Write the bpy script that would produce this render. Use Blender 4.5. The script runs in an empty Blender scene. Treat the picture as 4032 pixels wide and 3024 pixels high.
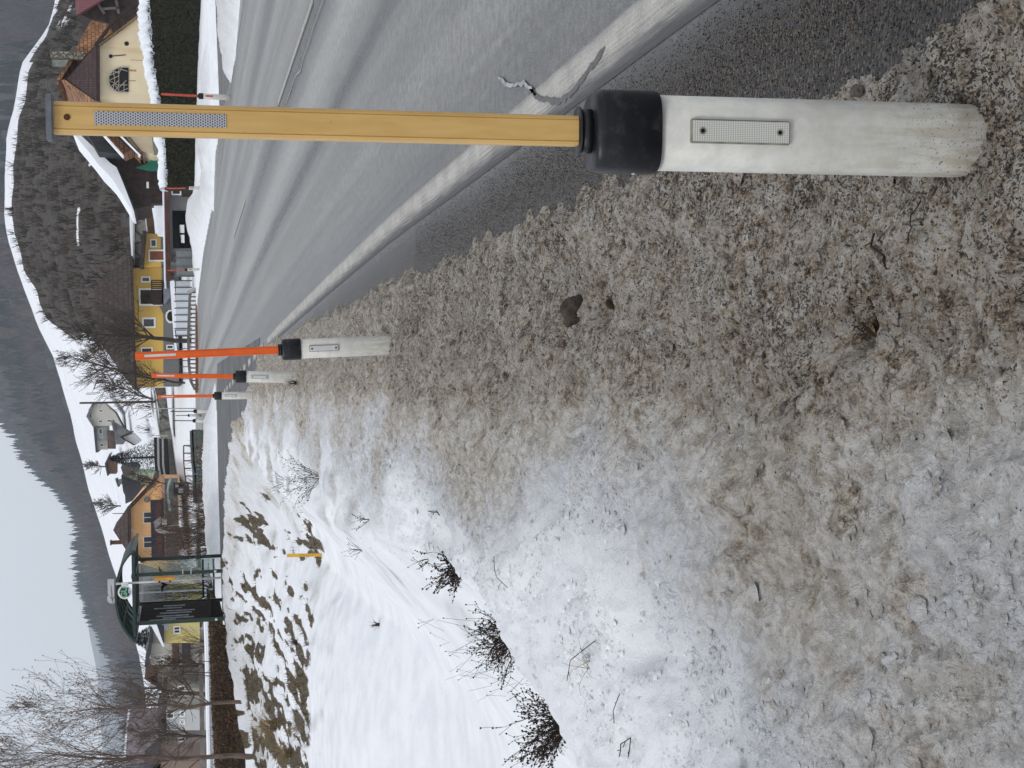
import bpy, bmesh, math, random
import numpy as np
from mathutils import Vector, Matrix, noise as mn
random.seed(7); rng = np.random.default_rng(7)
scene = bpy.context.scene
COL = scene.collection

# ------------------------------------------------------------------ camera
FPX = 5700.0; PITCH = math.atan(1336/5700); ROLL = 0.02; EYE = 1.5
Fv = np.array([0, math.cos(PITCH), -math.sin(PITCH)])
Dv = np.array([0, -math.sin(PITCH), -math.cos(PITCH)])
Rv = np.array([1.0, 0, 0])
imgx = Dv*math.cos(ROLL) - Rv*math.sin(ROLL)          # the picture's x axis points down in the world: the phone was held upright
imgy = Rv*math.cos(ROLL) + Dv*math.sin(ROLL)
cd = bpy.data.cameras.new('camera'); cam = bpy.data.objects.new('camera', cd); COL.objects.link(cam)
cd.sensor_width = 36; cd.lens = FPX/4032*36; cd.clip_start = 0.05; cd.clip_end = 20000
cam.matrix_world = Matrix(((imgx[0], imgy[0], -Fv[0], 0), (imgx[1], imgy[1], -Fv[1], 0), (imgx[2], imgy[2], -Fv[2], EYE), (0, 0, 0, 1)))
scene.camera = cam

def ray(x, y):
    du = (1512-y)/FPX; dv = (x-2016)/FPX
    return Fv + imgy*du + imgx*dv
def G(x, y, z=0.0):                                    # photo pixel -> point on the level z
    d = ray(x, y); t = (z-EYE)/d[2]; return Vector((d[0]*t, d[1]*t, z))
def P(x, y, Y):                                        # photo pixel -> point at distance Y
    d = ray(x, y); t = Y/d[1]; return Vector((d[0]*t, Y, EYE+d[2]*t))
def PL(l, Y): return [(P(x, y, Y).x, P(x, y, Y).z) for x, y in l]
def RECT(x0, x1, y0, y1, Y):                           # pixel box -> X0, X1, Z0, Z1
    c = P((x0+x1)/2, (y0+y1)/2, Y); s = Y/FPX*1.01
    w = (y1-y0)*s/2; h = (x1-x0)*s/2
    return c.x-w, c.x+w, c.z-h, c.z+h

# ------------------------------------------------------------------ light
w = bpy.data.worlds.new('World'); scene.world = w; w.use_nodes = True
nt = w.node_tree; bg = nt.nodes['Background']
SUN_EL, SUN_AZ = math.radians(50), math.radians(222)
sky = nt.nodes.new('ShaderNodeTexSky'); sky.sky_type = 'NISHITA'; sky.sun_disc = False
sky.sun_elevation = SUN_EL; sky.sun_rotation = SUN_AZ; sky.dust_density = 4; sky.air_density = 1.0
mix = nt.nodes.new('ShaderNodeMixRGB'); mix.inputs[0].default_value = 0.95
mix.inputs[2].default_value = (6.0, 6.15, 6.4, 1)       # the overcast deck, nearly even grey-white
nt.links.new(sky.outputs[0], mix.inputs[1]); nt.links.new(mix.outputs[0], bg.inputs[0])
bg.inputs[1].default_value = 0.112
sd = bpy.data.lights.new('sun', 'SUN'); sun = bpy.data.objects.new('sun', sd); COL.objects.link(sun)
sd.energy = 1.2; sd.angle = math.radians(16); sd.color = (1, 0.97, 0.93)
sdir = Vector((math.sin(SUN_AZ)*math.cos(SUN_EL), math.cos(SUN_AZ)*math.cos(SUN_EL), math.sin(SUN_EL)))
sun.rotation_euler = sdir.to_track_quat('Z', 'Y').to_euler()
scene.view_settings.view_transform = 'Standard'; scene.view_settings.look = 'None'
scene.view_settings.exposure = 0.28; scene.view_settings.gamma = 1
scene.cycles.max_bounces = 6; scene.cycles.diffuse_bounces = 3; scene.cycles.transparent_max_bounces = 12
scene.cycles.volume_bounces = 1

# ------------------------------------------------------------------ numpy noise
def _h(ix, iy, seed):
    ix = ix.astype(np.int64).astype(np.uint64); iy = iy.astype(np.int64).astype(np.uint64)
    h = ix*np.uint64(374761393) + iy*np.uint64(668265263) + np.uint64(seed*1442695041 + 77)
    h = (h ^ (h >> np.uint64(13)))*np.uint64(1274126177); h &= np.uint64(0xffffffff)
    h = (h ^ (h >> np.uint64(16)))*np.uint64(2246822519); h &= np.uint64(0xffffffff)
    return (h ^ (h >> np.uint64(15))).astype(np.float64)/4294967296.0
def vn(x, y, seed=0):
    x = np.asarray(x, float); y = np.asarray(y, float)
    ix = np.floor(x); iy = np.floor(y); fx = x-ix; fy = y-iy
    fx = fx*fx*fx*(fx*(fx*6-15)+10); fy = fy*fy*fy*(fy*(fy*6-15)+10)
    a = _h(ix, iy, seed); b = _h(ix+1, iy, seed); c = _h(ix, iy+1, seed); d = _h(ix+1, iy+1, seed)
    return (a*(1-fx)+b*fx)*(1-fy) + (c*(1-fx)+d*fx)*fy
def fbm(x, y, o=4, seed=0, g=0.5):
    s = 0; a = 1; t = 0
    for i in range(o):
        s = s + a*vn(x*2.03**i+i*17.3, y*2.03**i+i*9.1, seed+i); t += a; a *= g
    return s/t*2-1
def sst(a, b, x): t = np.clip((x-a)/(b-a), 0, 1); return t*t*(3-2*t)
def pdist(X, Y, pts):                                  # distance to a polyline, side (+ = left of travel), interpolated extra values
    best = np.full(X.shape, 1e9); side = np.zeros(X.shape); ex = [np.zeros(X.shape) for _ in pts[0][2:]]
    for a, b in zip(pts[:-1], pts[1:]):
        dx, dy = b[0]-a[0], b[1]-a[1]; L = dx*dx+dy*dy
        t = np.clip(((X-a[0])*dx+(Y-a[1])*dy)/L, 0, 1)
        d = np.hypot(X-a[0]-t*dx, Y-a[1]-t*dy); m = d < best
        best = np.where(m, d, best); side = np.where(m, np.sign(dx*(Y-a[1])-dy*(X-a[0])), side)
        for k in range(len(ex)): ex[k] = np.where(m, a[2+k]*(1-t)+b[2+k]*t, ex[k])
    return best, side, ex

# ------------------------------------------------------------------ materials
class M:
    def __init__(s, name):
        s.m = bpy.data.materials.new(name); s.m.use_nodes = True; s.nt = s.m.node_tree
        s.b = s.nt.nodes['Principled BSDF']; s.tc = None
    def n(s, t, **k):
        nd = s.nt.nodes.new('ShaderNode'+t)
        for a, v in k.items():
            if isinstance(v, bpy.types.NodeSocket): s.nt.links.new(v, nd.inputs[a if not a.startswith('i') or not a[1:].isdigit() else int(a[1:])])
            elif a.startswith('i') and a[1:].isdigit(): nd.inputs[int(a[1:])].default_value = v
            elif a in nd.inputs: nd.inputs[a].default_value = v
            else: setattr(nd, a, v)
        return nd
    def obj(s):
        if s.tc is None: s.tc = s.nt.nodes.new('ShaderNodeTexCoord')
        return s.tc.outputs['Object']
    def uv(s):
        s.obj(); return s.tc.outputs['UV']
    def attr(s, name): return s.n('Attribute', attribute_name=name).outputs['Fac']
    def noise(s, scale, detail=4, rough=0.55, vec=None, dist=0.0):
        return s.n('TexNoise', Vector=vec or s.obj(), Scale=scale, Detail=detail, Roughness=rough, Distortion=dist).outputs['Fac']
    def math(s, op, a, b=0.0, clamp=False):
        return s.n('Math', operation=op, i0=a, i1=b, use_clamp=clamp).outputs[0]
    def ramp(s, x, lo, hi, a=0.0, b=1.0):
        return s.n('MapRange', interpolation_type='SMOOTHSTEP', i0=x, i1=lo, i2=hi, i3=a, i4=b).outputs[0]
    def mix(s, f, a, b, mode='MIX'):
        nd = s.nt.nodes.new('ShaderNodeMixRGB'); nd.blend_type = mode
        for i, v in enumerate((f, a, b)):
            if isinstance(v, bpy.types.NodeSocket): s.nt.links.new(v, nd.inputs[i])
            elif i == 0: nd.inputs[0].default_value = v
            else: nd.inputs[i].default_value = (*v, 1) if len(v) == 3 else v
        return nd.outputs[0]
    def set(s, name, v):
        if isinstance(v, bpy.types.NodeSocket): s.nt.links.new(v, s.b.inputs[name])
        else: s.b.inputs[name].default_value = (*v, 1) if isinstance(v, tuple) and len(v) == 3 else v
        return s
    def bump(s, h, strength=0.5, dist=0.01):
        s.set('Normal', s.n('Bump', Height=h, Strength=strength, Distance=dist).outputs[0]); return s
    def stretch(s, vec, sx, sy, sz=1.0):
        return s.n('Mapping', Vector=vec, Scale=(sx, sy, sz)).outputs[0]

def simple(name, c, rough=0.7, var=0.25, scale=3.0, bump=0.0, bs=30.0, metal=0.0, dirt=None, spec=0.3):
    m = M(name); f = m.noise(scale, 5)
    c2 = tuple(v*(1-var) for v in c); c3 = tuple(min(1, v*(1+var*.6)) for v in c)
    col = m.mix(m.ramp(f, .3, .7), c2, c3)
    if dirt: col = m.mix(m.ramp(m.noise(scale*2.3, 7, .7), .5, .75), col, dirt)
    m.set('Base Color', col).set('Roughness', rough).set('Metallic', metal).set('Specular IOR Level', spec)
    if bump: m.bump(m.noise(bs, 4), .6, bump)
    return m.m

def snow_material():
    m = M('dirty_snow'); o = m.obj()
    dirt, soil_shade, grit = m.attr('dirt'), m.attr('soil_shade'), m.attr('grit')
    fr = m.noise(4.0, 12, .72, dist=.3); fr2 = m.noise(17, 9, .75); fr3 = m.noise(60, 5, .8); gr = m.noise(230, 2, .7)
    dis = m.n('VectorMath', operation='ADD', i0=o, i1=m.n('VectorMath', operation='SCALE', i0=m.n('TexNoise', Vector=o, Scale=16.0, Detail=5.0, Roughness=.7).outputs['Color'], Scale=.085).outputs[0]).outputs[0]
    clod = m.n('TexVoronoi', Vector=dis, Scale=26.0, feature='F1').outputs['Distance']; clod2 = m.n('TexVoronoi', Vector=dis, Scale=62.0).outputs['Distance']
    nb = m.noise(2.2, 4); n24 = m.noise(2.4, 5, .65, dist=.6)
    base = m.mix(m.ramp(nb, .3, .7), (.73, .76, .81), (.84, .86, .90))
    base = m.mix(m.ramp(dirt, .16, .50), base, m.mix(m.ramp(fr2, .38, .55), (.58, .515, .43), (.96, .94, .905)))
    dirtc = m.n('ValToRGB', Fac=m.math('ADD', m.math('MULTIPLY', fr2, .6), m.math('MULTIPLY', fr3, .4)))
    cr = dirtc.color_ramp; cr.elements[0].position = .405; cr.elements[0].color = (.065, .052, .04, 1); cr.elements[1].position = .585; cr.elements[1].color = (.84, .82, .79, 1)
    for p_, c_ in ((.440, (.26, .20, .14)), (.475, (.55, .44, .325)), (.52, (.76, .70, .615))):
        e = cr.elements.new(p_); e.color = (*c_, 1)
    tint = m.mix(m.math('MULTIPLY', m.ramp(m.noise(1.7, 5, .65), .48, .64), .6), dirtc.outputs[0], m.mix(1.0, dirtc.outputs[0], (.92, .91, .91), 'MULTIPLY'))
    d = m.math('ADD', dirt, m.math('MULTIPLY', m.math('SUBTRACT', fr, .5), 1.7))
    d = m.math('ADD', d, m.math('MULTIPLY', m.math('SUBTRACT', fr2, .5), .8))
    d = m.math('ADD', d, m.math('MULTIPLY', m.math('MULTIPLY', m.math('SUBTRACT', n24, .5), 1.3), m.ramp(dirt, .02, .25)))
    # far from the road the snow keeps clean
    dm = m.math('MULTIPLY', m.ramp(d, .20, .84), m.ramp(dirt, .0, .16))
    col = m.mix(dm, base, tint)
    # heavier wet grime in broad patches
    wet = m.math('MULTIPLY', m.ramp(m.math('ADD', m.math('MULTIPLY', m.noise(3.1, 7, .7), .7), m.math('MULTIPLY', fr2, .3)), .50, .64), m.ramp(dirt, .25, .8))
    col = m.mix(m.math('MULTIPLY', wet, .50), col, m.mix(1.0, col, (.50, .45, .40), 'MULTIPLY'))
    crk = m.math('MULTIPLY', m.ramp(clod, .42, .72), m.ramp(dirt, .05, .3)); col = m.mix(m.math('MULTIPLY', crk, .30), col, m.mix(1.0, col, (.38, .34, .30), 'MULTIPLY'))
    # granules of grit frozen into the crust
    n4 = m.noise(88, 2, .55, dist=1.2); n3 = m.noise(150, 3, .6)
    thr = m.math('SUBTRACT', .73, m.math('MULTIPLY', m.math('MULTIPLY', grit, m.ramp(m.noise(5, 6, .7), .38, .62, .55, 1.1)), .245))
    sp = m.ramp(m.math('SUBTRACT', n4, thr), 0.0, .045)
    sp = m.math('MULTIPLY', sp, m.ramp(grit, .02, .2))
    col = m.mix(m.math('MULTIPLY', sp, .9), col, (.030, .025, .020))
    li = m.math('MULTIPLY', m.ramp(n3, .56, .66), m.ramp(grit, .0, .3))
    col = m.mix(m.math('MULTIPLY', li, .6), col, (.88, .88, .87))
    so = m.math('ADD', soil_shade, m.math('MULTIPLY', m.math('SUBTRACT', m.noise(14, 6, .7), .5), .7))
    ground = m.mix(m.ramp(m.noise(30, 5, .7), .35, .7), (.022, .017, .009), (.16, .115, .06))
    col = m.mix(m.ramp(so, .44, .56), col, ground)
    m.set('Base Color', col).set('Roughness', m.ramp(fr2, .3, .7, .35, .8)).set('Specular IOR Level', .4)
    k = m.math('ADD', m.math('MULTIPLY', dirt, 1.0), .13)
    h = m.math('MULTIPLY', m.math('ADD', m.math('ADD', m.math('MULTIPLY', fr2, 2.4), m.math('MULTIPLY', fr3, 1.1)), m.math('MULTIPLY', n4, .5)), k)
    h = m.math('SUBTRACT', h, m.math('MULTIPLY', m.math('ADD', m.math('MULTIPLY', clod, .75), m.math('MULTIPLY', clod2, .30)), m.math('ADD', m.math('MULTIPLY', m.ramp(dirt, .02, .4), .8), .04)))
    m.bump(h, 1.0, .046)
    return m.m

def road_material():
    m = M('salted_asphalt'); uv = m.uv()
    sep = m.n('SeparateXYZ', Vector=uv); u = sep.outputs[0]
    lane = m.noise(1.0, 3, .5, vec=m.stretch(uv, 1.1, .015, 0))
    fine = m.noise(1.0, 5, .62, vec=m.stretch(uv, 7.0, .12, 0))
    hair = m.noise(1.0, 4, .6, vec=m.stretch(uv, 30, .5, 0))
    blot = m.noise(.8, 6, .65)
    g1 = m.noise(160, 3, .6); g2 = m.noise(45, 4, .6)
    v = m.math('ADD', m.math('MULTIPLY', m.ramp(lane, .32, .68), .62), m.math('MULTIPLY', fine, .5))
    v = m.math('ADD', v, m.math('MULTIPLY', m.math('SUBTRACT', hair, .5), .35))
    v = m.math('ADD', v, m.math('MULTIPLY', m.math('SUBTRACT', blot, .5), .35))
    # wheel paths polished darker, the strip beside the edge line kept damp
    rp = m.n('ValToRGB', Fac=m.math('DIVIDE', u, 8.0)).color_ramp; nd = [x for x in m.nt.nodes if x.type == 'VALTORGB'][-1]
    stops = [(0, .02), (.115, .04), (.135, .32), (.155, .10), (.19, .16), (.24, .60), (.30, .52), (.335, .12), (.365, .62), (.43, .66), (.475, .20), (.50, .22), (.56, .58), (.62, .32), (.68, .62), (.76, .36), (.85, .60), (.92, .35), (1, .25)]
    cr = nd.color_ramp
    while len(cr.elements) > 1: cr.elements.remove(cr.elements[0])
    cr.elements[0].position = 0; cr.elements[0].color = (stops[0][1],)*3+(1,)
    for p_, c_ in stops[1:]:
        e = cr.elements.new(p_); e.color = (c_, c_, c_, 1)
    v = m.math('ADD', m.math('MULTIPLY', v, .42), m.math('MULTIPLY', nd.outputs[0], .62))
    col = m.mix(m.ramp(v, .15, .85), (.060, .062, .067), (.37, .375, .372))
    col = m.mix(m.math('MULTIPLY', m.ramp(g1, .50, .62), .55), col, (.035, .035, .038))
    col = m.mix(m.math('MULTIPLY', m.ramp(m.noise(110, 3, .7), .56, .68), .45), col, (.46, .46, .45))
    col = m.mix(m.math('MULTIPLY', m.ramp(g2, .58, .72), .30), col, (.42, .42, .41))
    col = m.mix(m.ramp(m.noise(13, 9, .78), .36, .64), m.mix(1.0, col, (.80, .80, .80), 'MULTIPLY'), m.mix(1.0, col, (1.2, 1.2, 1.19), 'MULTIPLY'))
    col = m.mix(m.math('MULTIPLY', m.ramp(m.noise(1.0, 4, .7, vec=m.stretch(uv, 14, 34, 0)), .54, .66), .35), col, (.06, .06, .062))
    col = m.mix(m.ramp(u, .88, 1.12, .78, 0), col, (.022, .022, .025))
    # gravel washed along the shoulder
    gr = m.math('MULTIPLY', m.ramp(m.math('ADD', u, m.math('MULTIPLY', m.math('SUBTRACT', blot, .5), .35)), .78, 1.06, 1, 0), 1.0)
    vor = m.n('TexVoronoi', Vector=m.obj(), Scale=85.0)
    gc = m.mix(m.ramp(vor.outputs['Distance'], .1, .7), m.mix(m.n('SeparateXYZ', Vector=vor.outputs['Color']).outputs[0], (.010, .009, .008), (.135, .108, .085)), (.006, .005, .005))
    col = m.mix(m.math('MULTIPLY', gr, .92), col, gc)
    m.set('Base Color', col).set('Roughness', m.ramp(v, .2, .65, .24, .55)).set('Specular IOR Level', .55)
    h = m.math('ADD', m.math('MULTIPLY', g1, .9), m.math('MULTIPLY', m.math('MULTIPLY', vor.outputs['Distance'], gr), -1.5))
    m.bump(h, .6, .006)
    return m.m

def line_material():
    m = M('worn_line_paint'); uv = m.uv()
    n = m.noise(1.0, 6, .7, vec=m.stretch(uv, 24, 2.0, 0)); g = m.noise(150, 3, .6); b = m.noise(5, 4)
    u = m.n('SeparateXYZ', Vector=uv).outputs[0]
    col = m.mix(m.ramp(m.math('ADD', m.math('MULTIPLY', n, .6), m.math('MULTIPLY', b, .4)), .35, .65), (.27, .26, .245), (.47, .46, .43))
    col = m.mix(m.math('MULTIPLY', m.ramp(g, .50, .62), .35), col, (.10, .10, .10))
    edge = m.math('ADD', u, m.math('MULTIPLY', m.math('SUBTRACT', n, .5), .7))
    col = m.mix(m.ramp(edge, .05, .60, 1.0, 0), col, (.048, .048, .052))
    col = m.mix(m.ramp(edge, .84, 1.05, 0, .7), col, (.12, .12, .125))
    m.set('Base Color', col).set('Roughness', .6).bump(g, .5, .004)
    return m.m

def hill_material(name, attr='cover', lo=(.05, .04, .03), hi=(.16, .12, .09), scale=1.2, th=.5, soft=.06, snow=(.78, .80, .85)):
    m = M(name)
    a = m.attr(attr); n = m.noise(scale, 8, .7)
    f = m.math('ADD', a, m.math('MULTIPLY', m.math('SUBTRACT', n, .5), .9))
    g = m.mix(m.ramp(m.noise(scale*2.5, 7, .7), .35, .7), lo, hi)
    s = m.mix(m.ramp(m.noise(.12, 6, .6), .3, .7), tuple(v*.9 for v in snow), snow)
    m.set('Base Color', m.mix(m.ramp(f, th-soft, th+soft), s, g)).set('Roughness', .9)
    return m.m

def vcol_material(name, rough=.9, var=.35, scale=.6, attr='col'):
    m = M(name); c = m.n('Attribute', attribute_name=attr).outputs['Color']
    n = m.noise(scale, 5)
    m.set('Base Color', m.mix(m.ramp(n, .3, .7), m.mix(1.0, c, (1-var,)*3, 'MULTIPLY'), c)).set('Roughness', rough).set('Specular IOR Level', .1)
    return m.m

def tile_material(name, c1, c2, mortar, sx, sy, axis='XZ'):
    m = M(name); s = m.n('SeparateXYZ', Vector=m.obj())
    v = m.n('CombineXYZ', i0=s.outputs[0], i1=s.outputs[2 if axis == 'XZ' else 1], i2=0.0).outputs[0]
    b = m.n('TexBrick', Vector=v, Color1=(*c1, 1), Color2=(*c2, 1), Mortar=(*mortar, 1), Scale=1.0)
    b.inputs['Brick Width'].default_value = sx; b.inputs['Row Height'].default_value = sy; b.inputs['Mortar Size'].default_value = sy*.09
    b.offset = .5
    col = m.mix(m.ramp(m.noise(1.5, 6, .7), .35, .7), b.outputs[0], m.mix(1.0, b.outputs[0], (.45, .42, .40), 'MULTIPLY'))
    m.set('Base Color', col).set('Roughness', .85).bump(b.outputs['Fac'], .5, -.02)
    return m.m

def honeycomb_material():
    m = M('honeycomb_sheeting'); s = m.n('SeparateXYZ', Vector=m.obj()); x, z = s.outputs[0], s.outputs[2]
    a = .0044
    def dots(ox, oz):
        fx = m.math('PINGPONG', m.math('ADD', x, ox+1.0), a*.5*1.0); fz = m.math('PINGPONG', m.math('ADD', z, oz+1.0), a*.866)
        return m.math('SQRT', m.math('ADD', m.math('MULTIPLY', fx, fx), m.math('MULTIPLY', fz, fz)))
    d = m.math('MINIMUM', dots(0, 0), dots(a*.5, a*.866))
    col = m.mix(m.ramp(d, .0011, .0017, 0, 1), (.035, .04, .055), (.46, .47, .50))
    m.set('Base Color', col).set('Roughness', .35).set('Metallic', .2)
    return m.m

def stone_material(name, c1=(.10, .10, .09), c2=(.33, .32, .29), scale=2.0):
    m = M(name); v = m.n('TexVoronoi', Vector=m.obj(), Scale=scale, feature='DISTANCE_TO_EDGE')
    v2 = m.n('TexVoronoi', Vector=m.obj(), Scale=scale)
    g = m.n('SeparateXYZ', Vector=v2.outputs['Color']).outputs[0]
    col = m.mix(g, c1, c2); col = m.mix(m.ramp(m.noise(scale*5, 5), .35, .7), col, m.mix(1., col, (.5, .5, .5), 'MULTIPLY'))
    col = m.mix(m.ramp(v.outputs[0], .0, .06, 1, 0), col, (.012, .012, .012))
    m.set('Base Color', col).set('Roughness', .9).bump(m.ramp(v.outputs[0], 0, .15), .8, .15)
    return m.m

def plaster_material(name, c, stain, scale=1.0, amt=.55):
    m = M(name); n = m.noise(scale, 8, .65); st = m.noise(1.0, 5, .6, vec=m.stretch(m.obj(), scale*2.2, scale*2.2, scale*.35))
    col = m.mix(m.ramp(n, .3, .7), tuple(v*.86 for v in c), c)
    col = m.mix(m.math('MULTIPLY', m.ramp(st, .48, .75), amt), col, stain)
    m.set('Base Color', col).set('Roughness', .9).bump(m.noise(scale*25, 4), .3, .01)
    return m.m

SNOW = snow_material()
MT = dict(
    white_plastic=None, black=simple('black_rubber', (.007, .008, .012), .38, .5, 14, .0004, 300, spec=.35, dirt=(.03, .03, .032)),
    orange=simple('orange_plastic', (.70, .115, .018), .45, .12, 6), red=simple('faded_red_plastic', (.50, .085, .05), .6, .2, 6),
    darkpole=simple('dark_pole', (.03, .035, .035), .6), ypole=simple('yellow_marker', (.62, .36, .035), .5, .2, 5),
    frame=simple('reflector_rim', (.26, .25, .21), .5, .3, 40), silver=simple('silver_sheet', (.55, .56, .58), .4, .1, 20),
    greymetal=simple('grey_steel', (.42, .44, .46), .4, .15, 4, metal=.3), plate=simple('grey_cap', (.13, .14, .16), .5, .3, 30),
    hole=simple('dark_hole', (.008, .008, .008), .8), rust=simple('rust', (.09, .035, .012), .8, .5, 200),
    green=simple('dark_green_paint', (.010, .035, .028), .35, .25, 5, spec=.5), bark=simple('bark', (.060, .045, .036), .95, .4, 8),
    greybark=simple('grey_brown_bark', (.125, .090, .070), .95, .4, 5), bark2=simple('reddish_bark', (.080, .056, .045), .95, .4, 5), twig=simple('dry_twig', (.030, .020, .014), .9, .4, 60),
    straw=simple('dry_straw', (.26, .19, .10), .9, .4, 20), wood=simple('dark_timber', (.035, .022, .018), .9, .5, 2.5, .01, 9),
    brownwood=simple('brown_timber', (.105, .050, .028), .85, .4, 3, .01, 10), glass=None,
    concrete=plaster_material('concrete', (.36, .35, .31), (.14, .13, .11), .5), cleansnow=simple('roof_snow', (.80, .83, .88), .8, .06, 1.5, .03, 4),
    bluegreen=simple('blue_green_needles', (.035, .065, .060), .9, .5, 2), slate=simple('dark_slate', (.022, .023, .028), .7, .4, 2),
    white=simple('white_paint', (.72, .72, .70), .6, .08, 4), darkglass=simple('dark_window', (.03, .035, .042), .15, .5, .8, spec=.6),
)
def white_plastic():
    m = M('weathered_white_plastic'); o = m.obj()
    z = m.n('SeparateXYZ', Vector=o).outputs[2]
    n = m.noise(30, 6, .65); st = m.noise(1.0, 5, .6, vec=m.stretch(o, 60, 60, 9)); sc = m.noise(220, 3, .6)
    col = m.mix(m.ramp(n, .3, .7), (.50, .50, .475), (.60, .60, .565))
    col = m.mix(m.math('MULTIPLY', m.ramp(z, .02, .34, .45, .06), m.ramp(st, .42, .62)), col, (.30, .26, .17))
    col = m.mix(m.math('MULTIPLY', m.ramp(z, .0, .20, 1, .05), m.ramp(sc, .60, .66)), col, (.10, .08, .05))
    col = m.mix(m.math('MULTIPLY', m.ramp(z, .0, .05, .5, 0), m.ramp(n, .35, .6)), col, (.22, .18, .12))
    col = m.mix(m.math('MULTIPLY', m.ramp(m.noise(120, 4, .7), .68, .72), .6), col, (.13, .12, .10))
    return m.set('Base Color', col).set('Roughness', .42).set('Specular IOR Level', .4).m
MT['white_plastic'] = white_plastic()
def yellow_plastic():
    m = M('faded_yellow_plastic'); n = m.noise(1.0, 6, .6, vec=m.stretch(m.obj(), 60, 60, 7)); sp = m.noise(130, 4, .65)
    col = m.mix(m.ramp(n, .3, .7), (.52, .325, .105), (.60, .39, .14))
    col = m.mix(m.math('MULTIPLY', m.ramp(sp, .67, .73), .5), col, (.13, .08, .03))
    return m.set('Base Color', col).set('Roughness', .45).m
MT['yellow'] = yellow_plastic()
def prism_material():
    m = M('prismatic_reflector'); s = m.n('SeparateXYZ', Vector=m.obj())
    px = m.math('PINGPONG', m.math('ADD', s.outputs[0], 1.0), .0016); pz = m.math('PINGPONG', m.math('ADD', s.outputs[2], 1.0), .0022)
    d = m.math('MULTIPLY', px, pz)
    col = m.mix(m.ramp(d, .0, .0000022), (.40, .41, .38), (.74, .75, .72))
    return m.set('Base Color', col).set('Roughness', .2).set('Specular IOR Level', .8).m
MT['prism'] = prism_material()
def glass():
    m = M('shelter_glass'); t = m.nt.nodes.new('ShaderNodeBsdfTransparent'); t.inputs[0].default_value = (.86, .90, .89, 1)
    g = m.nt.nodes.new('ShaderNodeBsdfGlossy'); g.inputs['Roughness'].default_value = .05; g.inputs[0].default_value = (.8, .8, .8, 1)
    x = m.nt.nodes.new('ShaderNodeMixShader'); x.inputs[0].default_value = .10
    m.nt.links.new(t.outputs[0], x.inputs[1]); m.nt.links.new(g.outputs[0], x.inputs[2])
    m.nt.links.new(x.outputs[0], m.nt.nodes['Material Output'].inputs[0]); return m.m
MT['glass'] = glass()
def color(name, c, **k):
    key = 'c_'+name
    if key not in MT: MT[key] = simple(name, c, **k)
    return MT[key]

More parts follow.
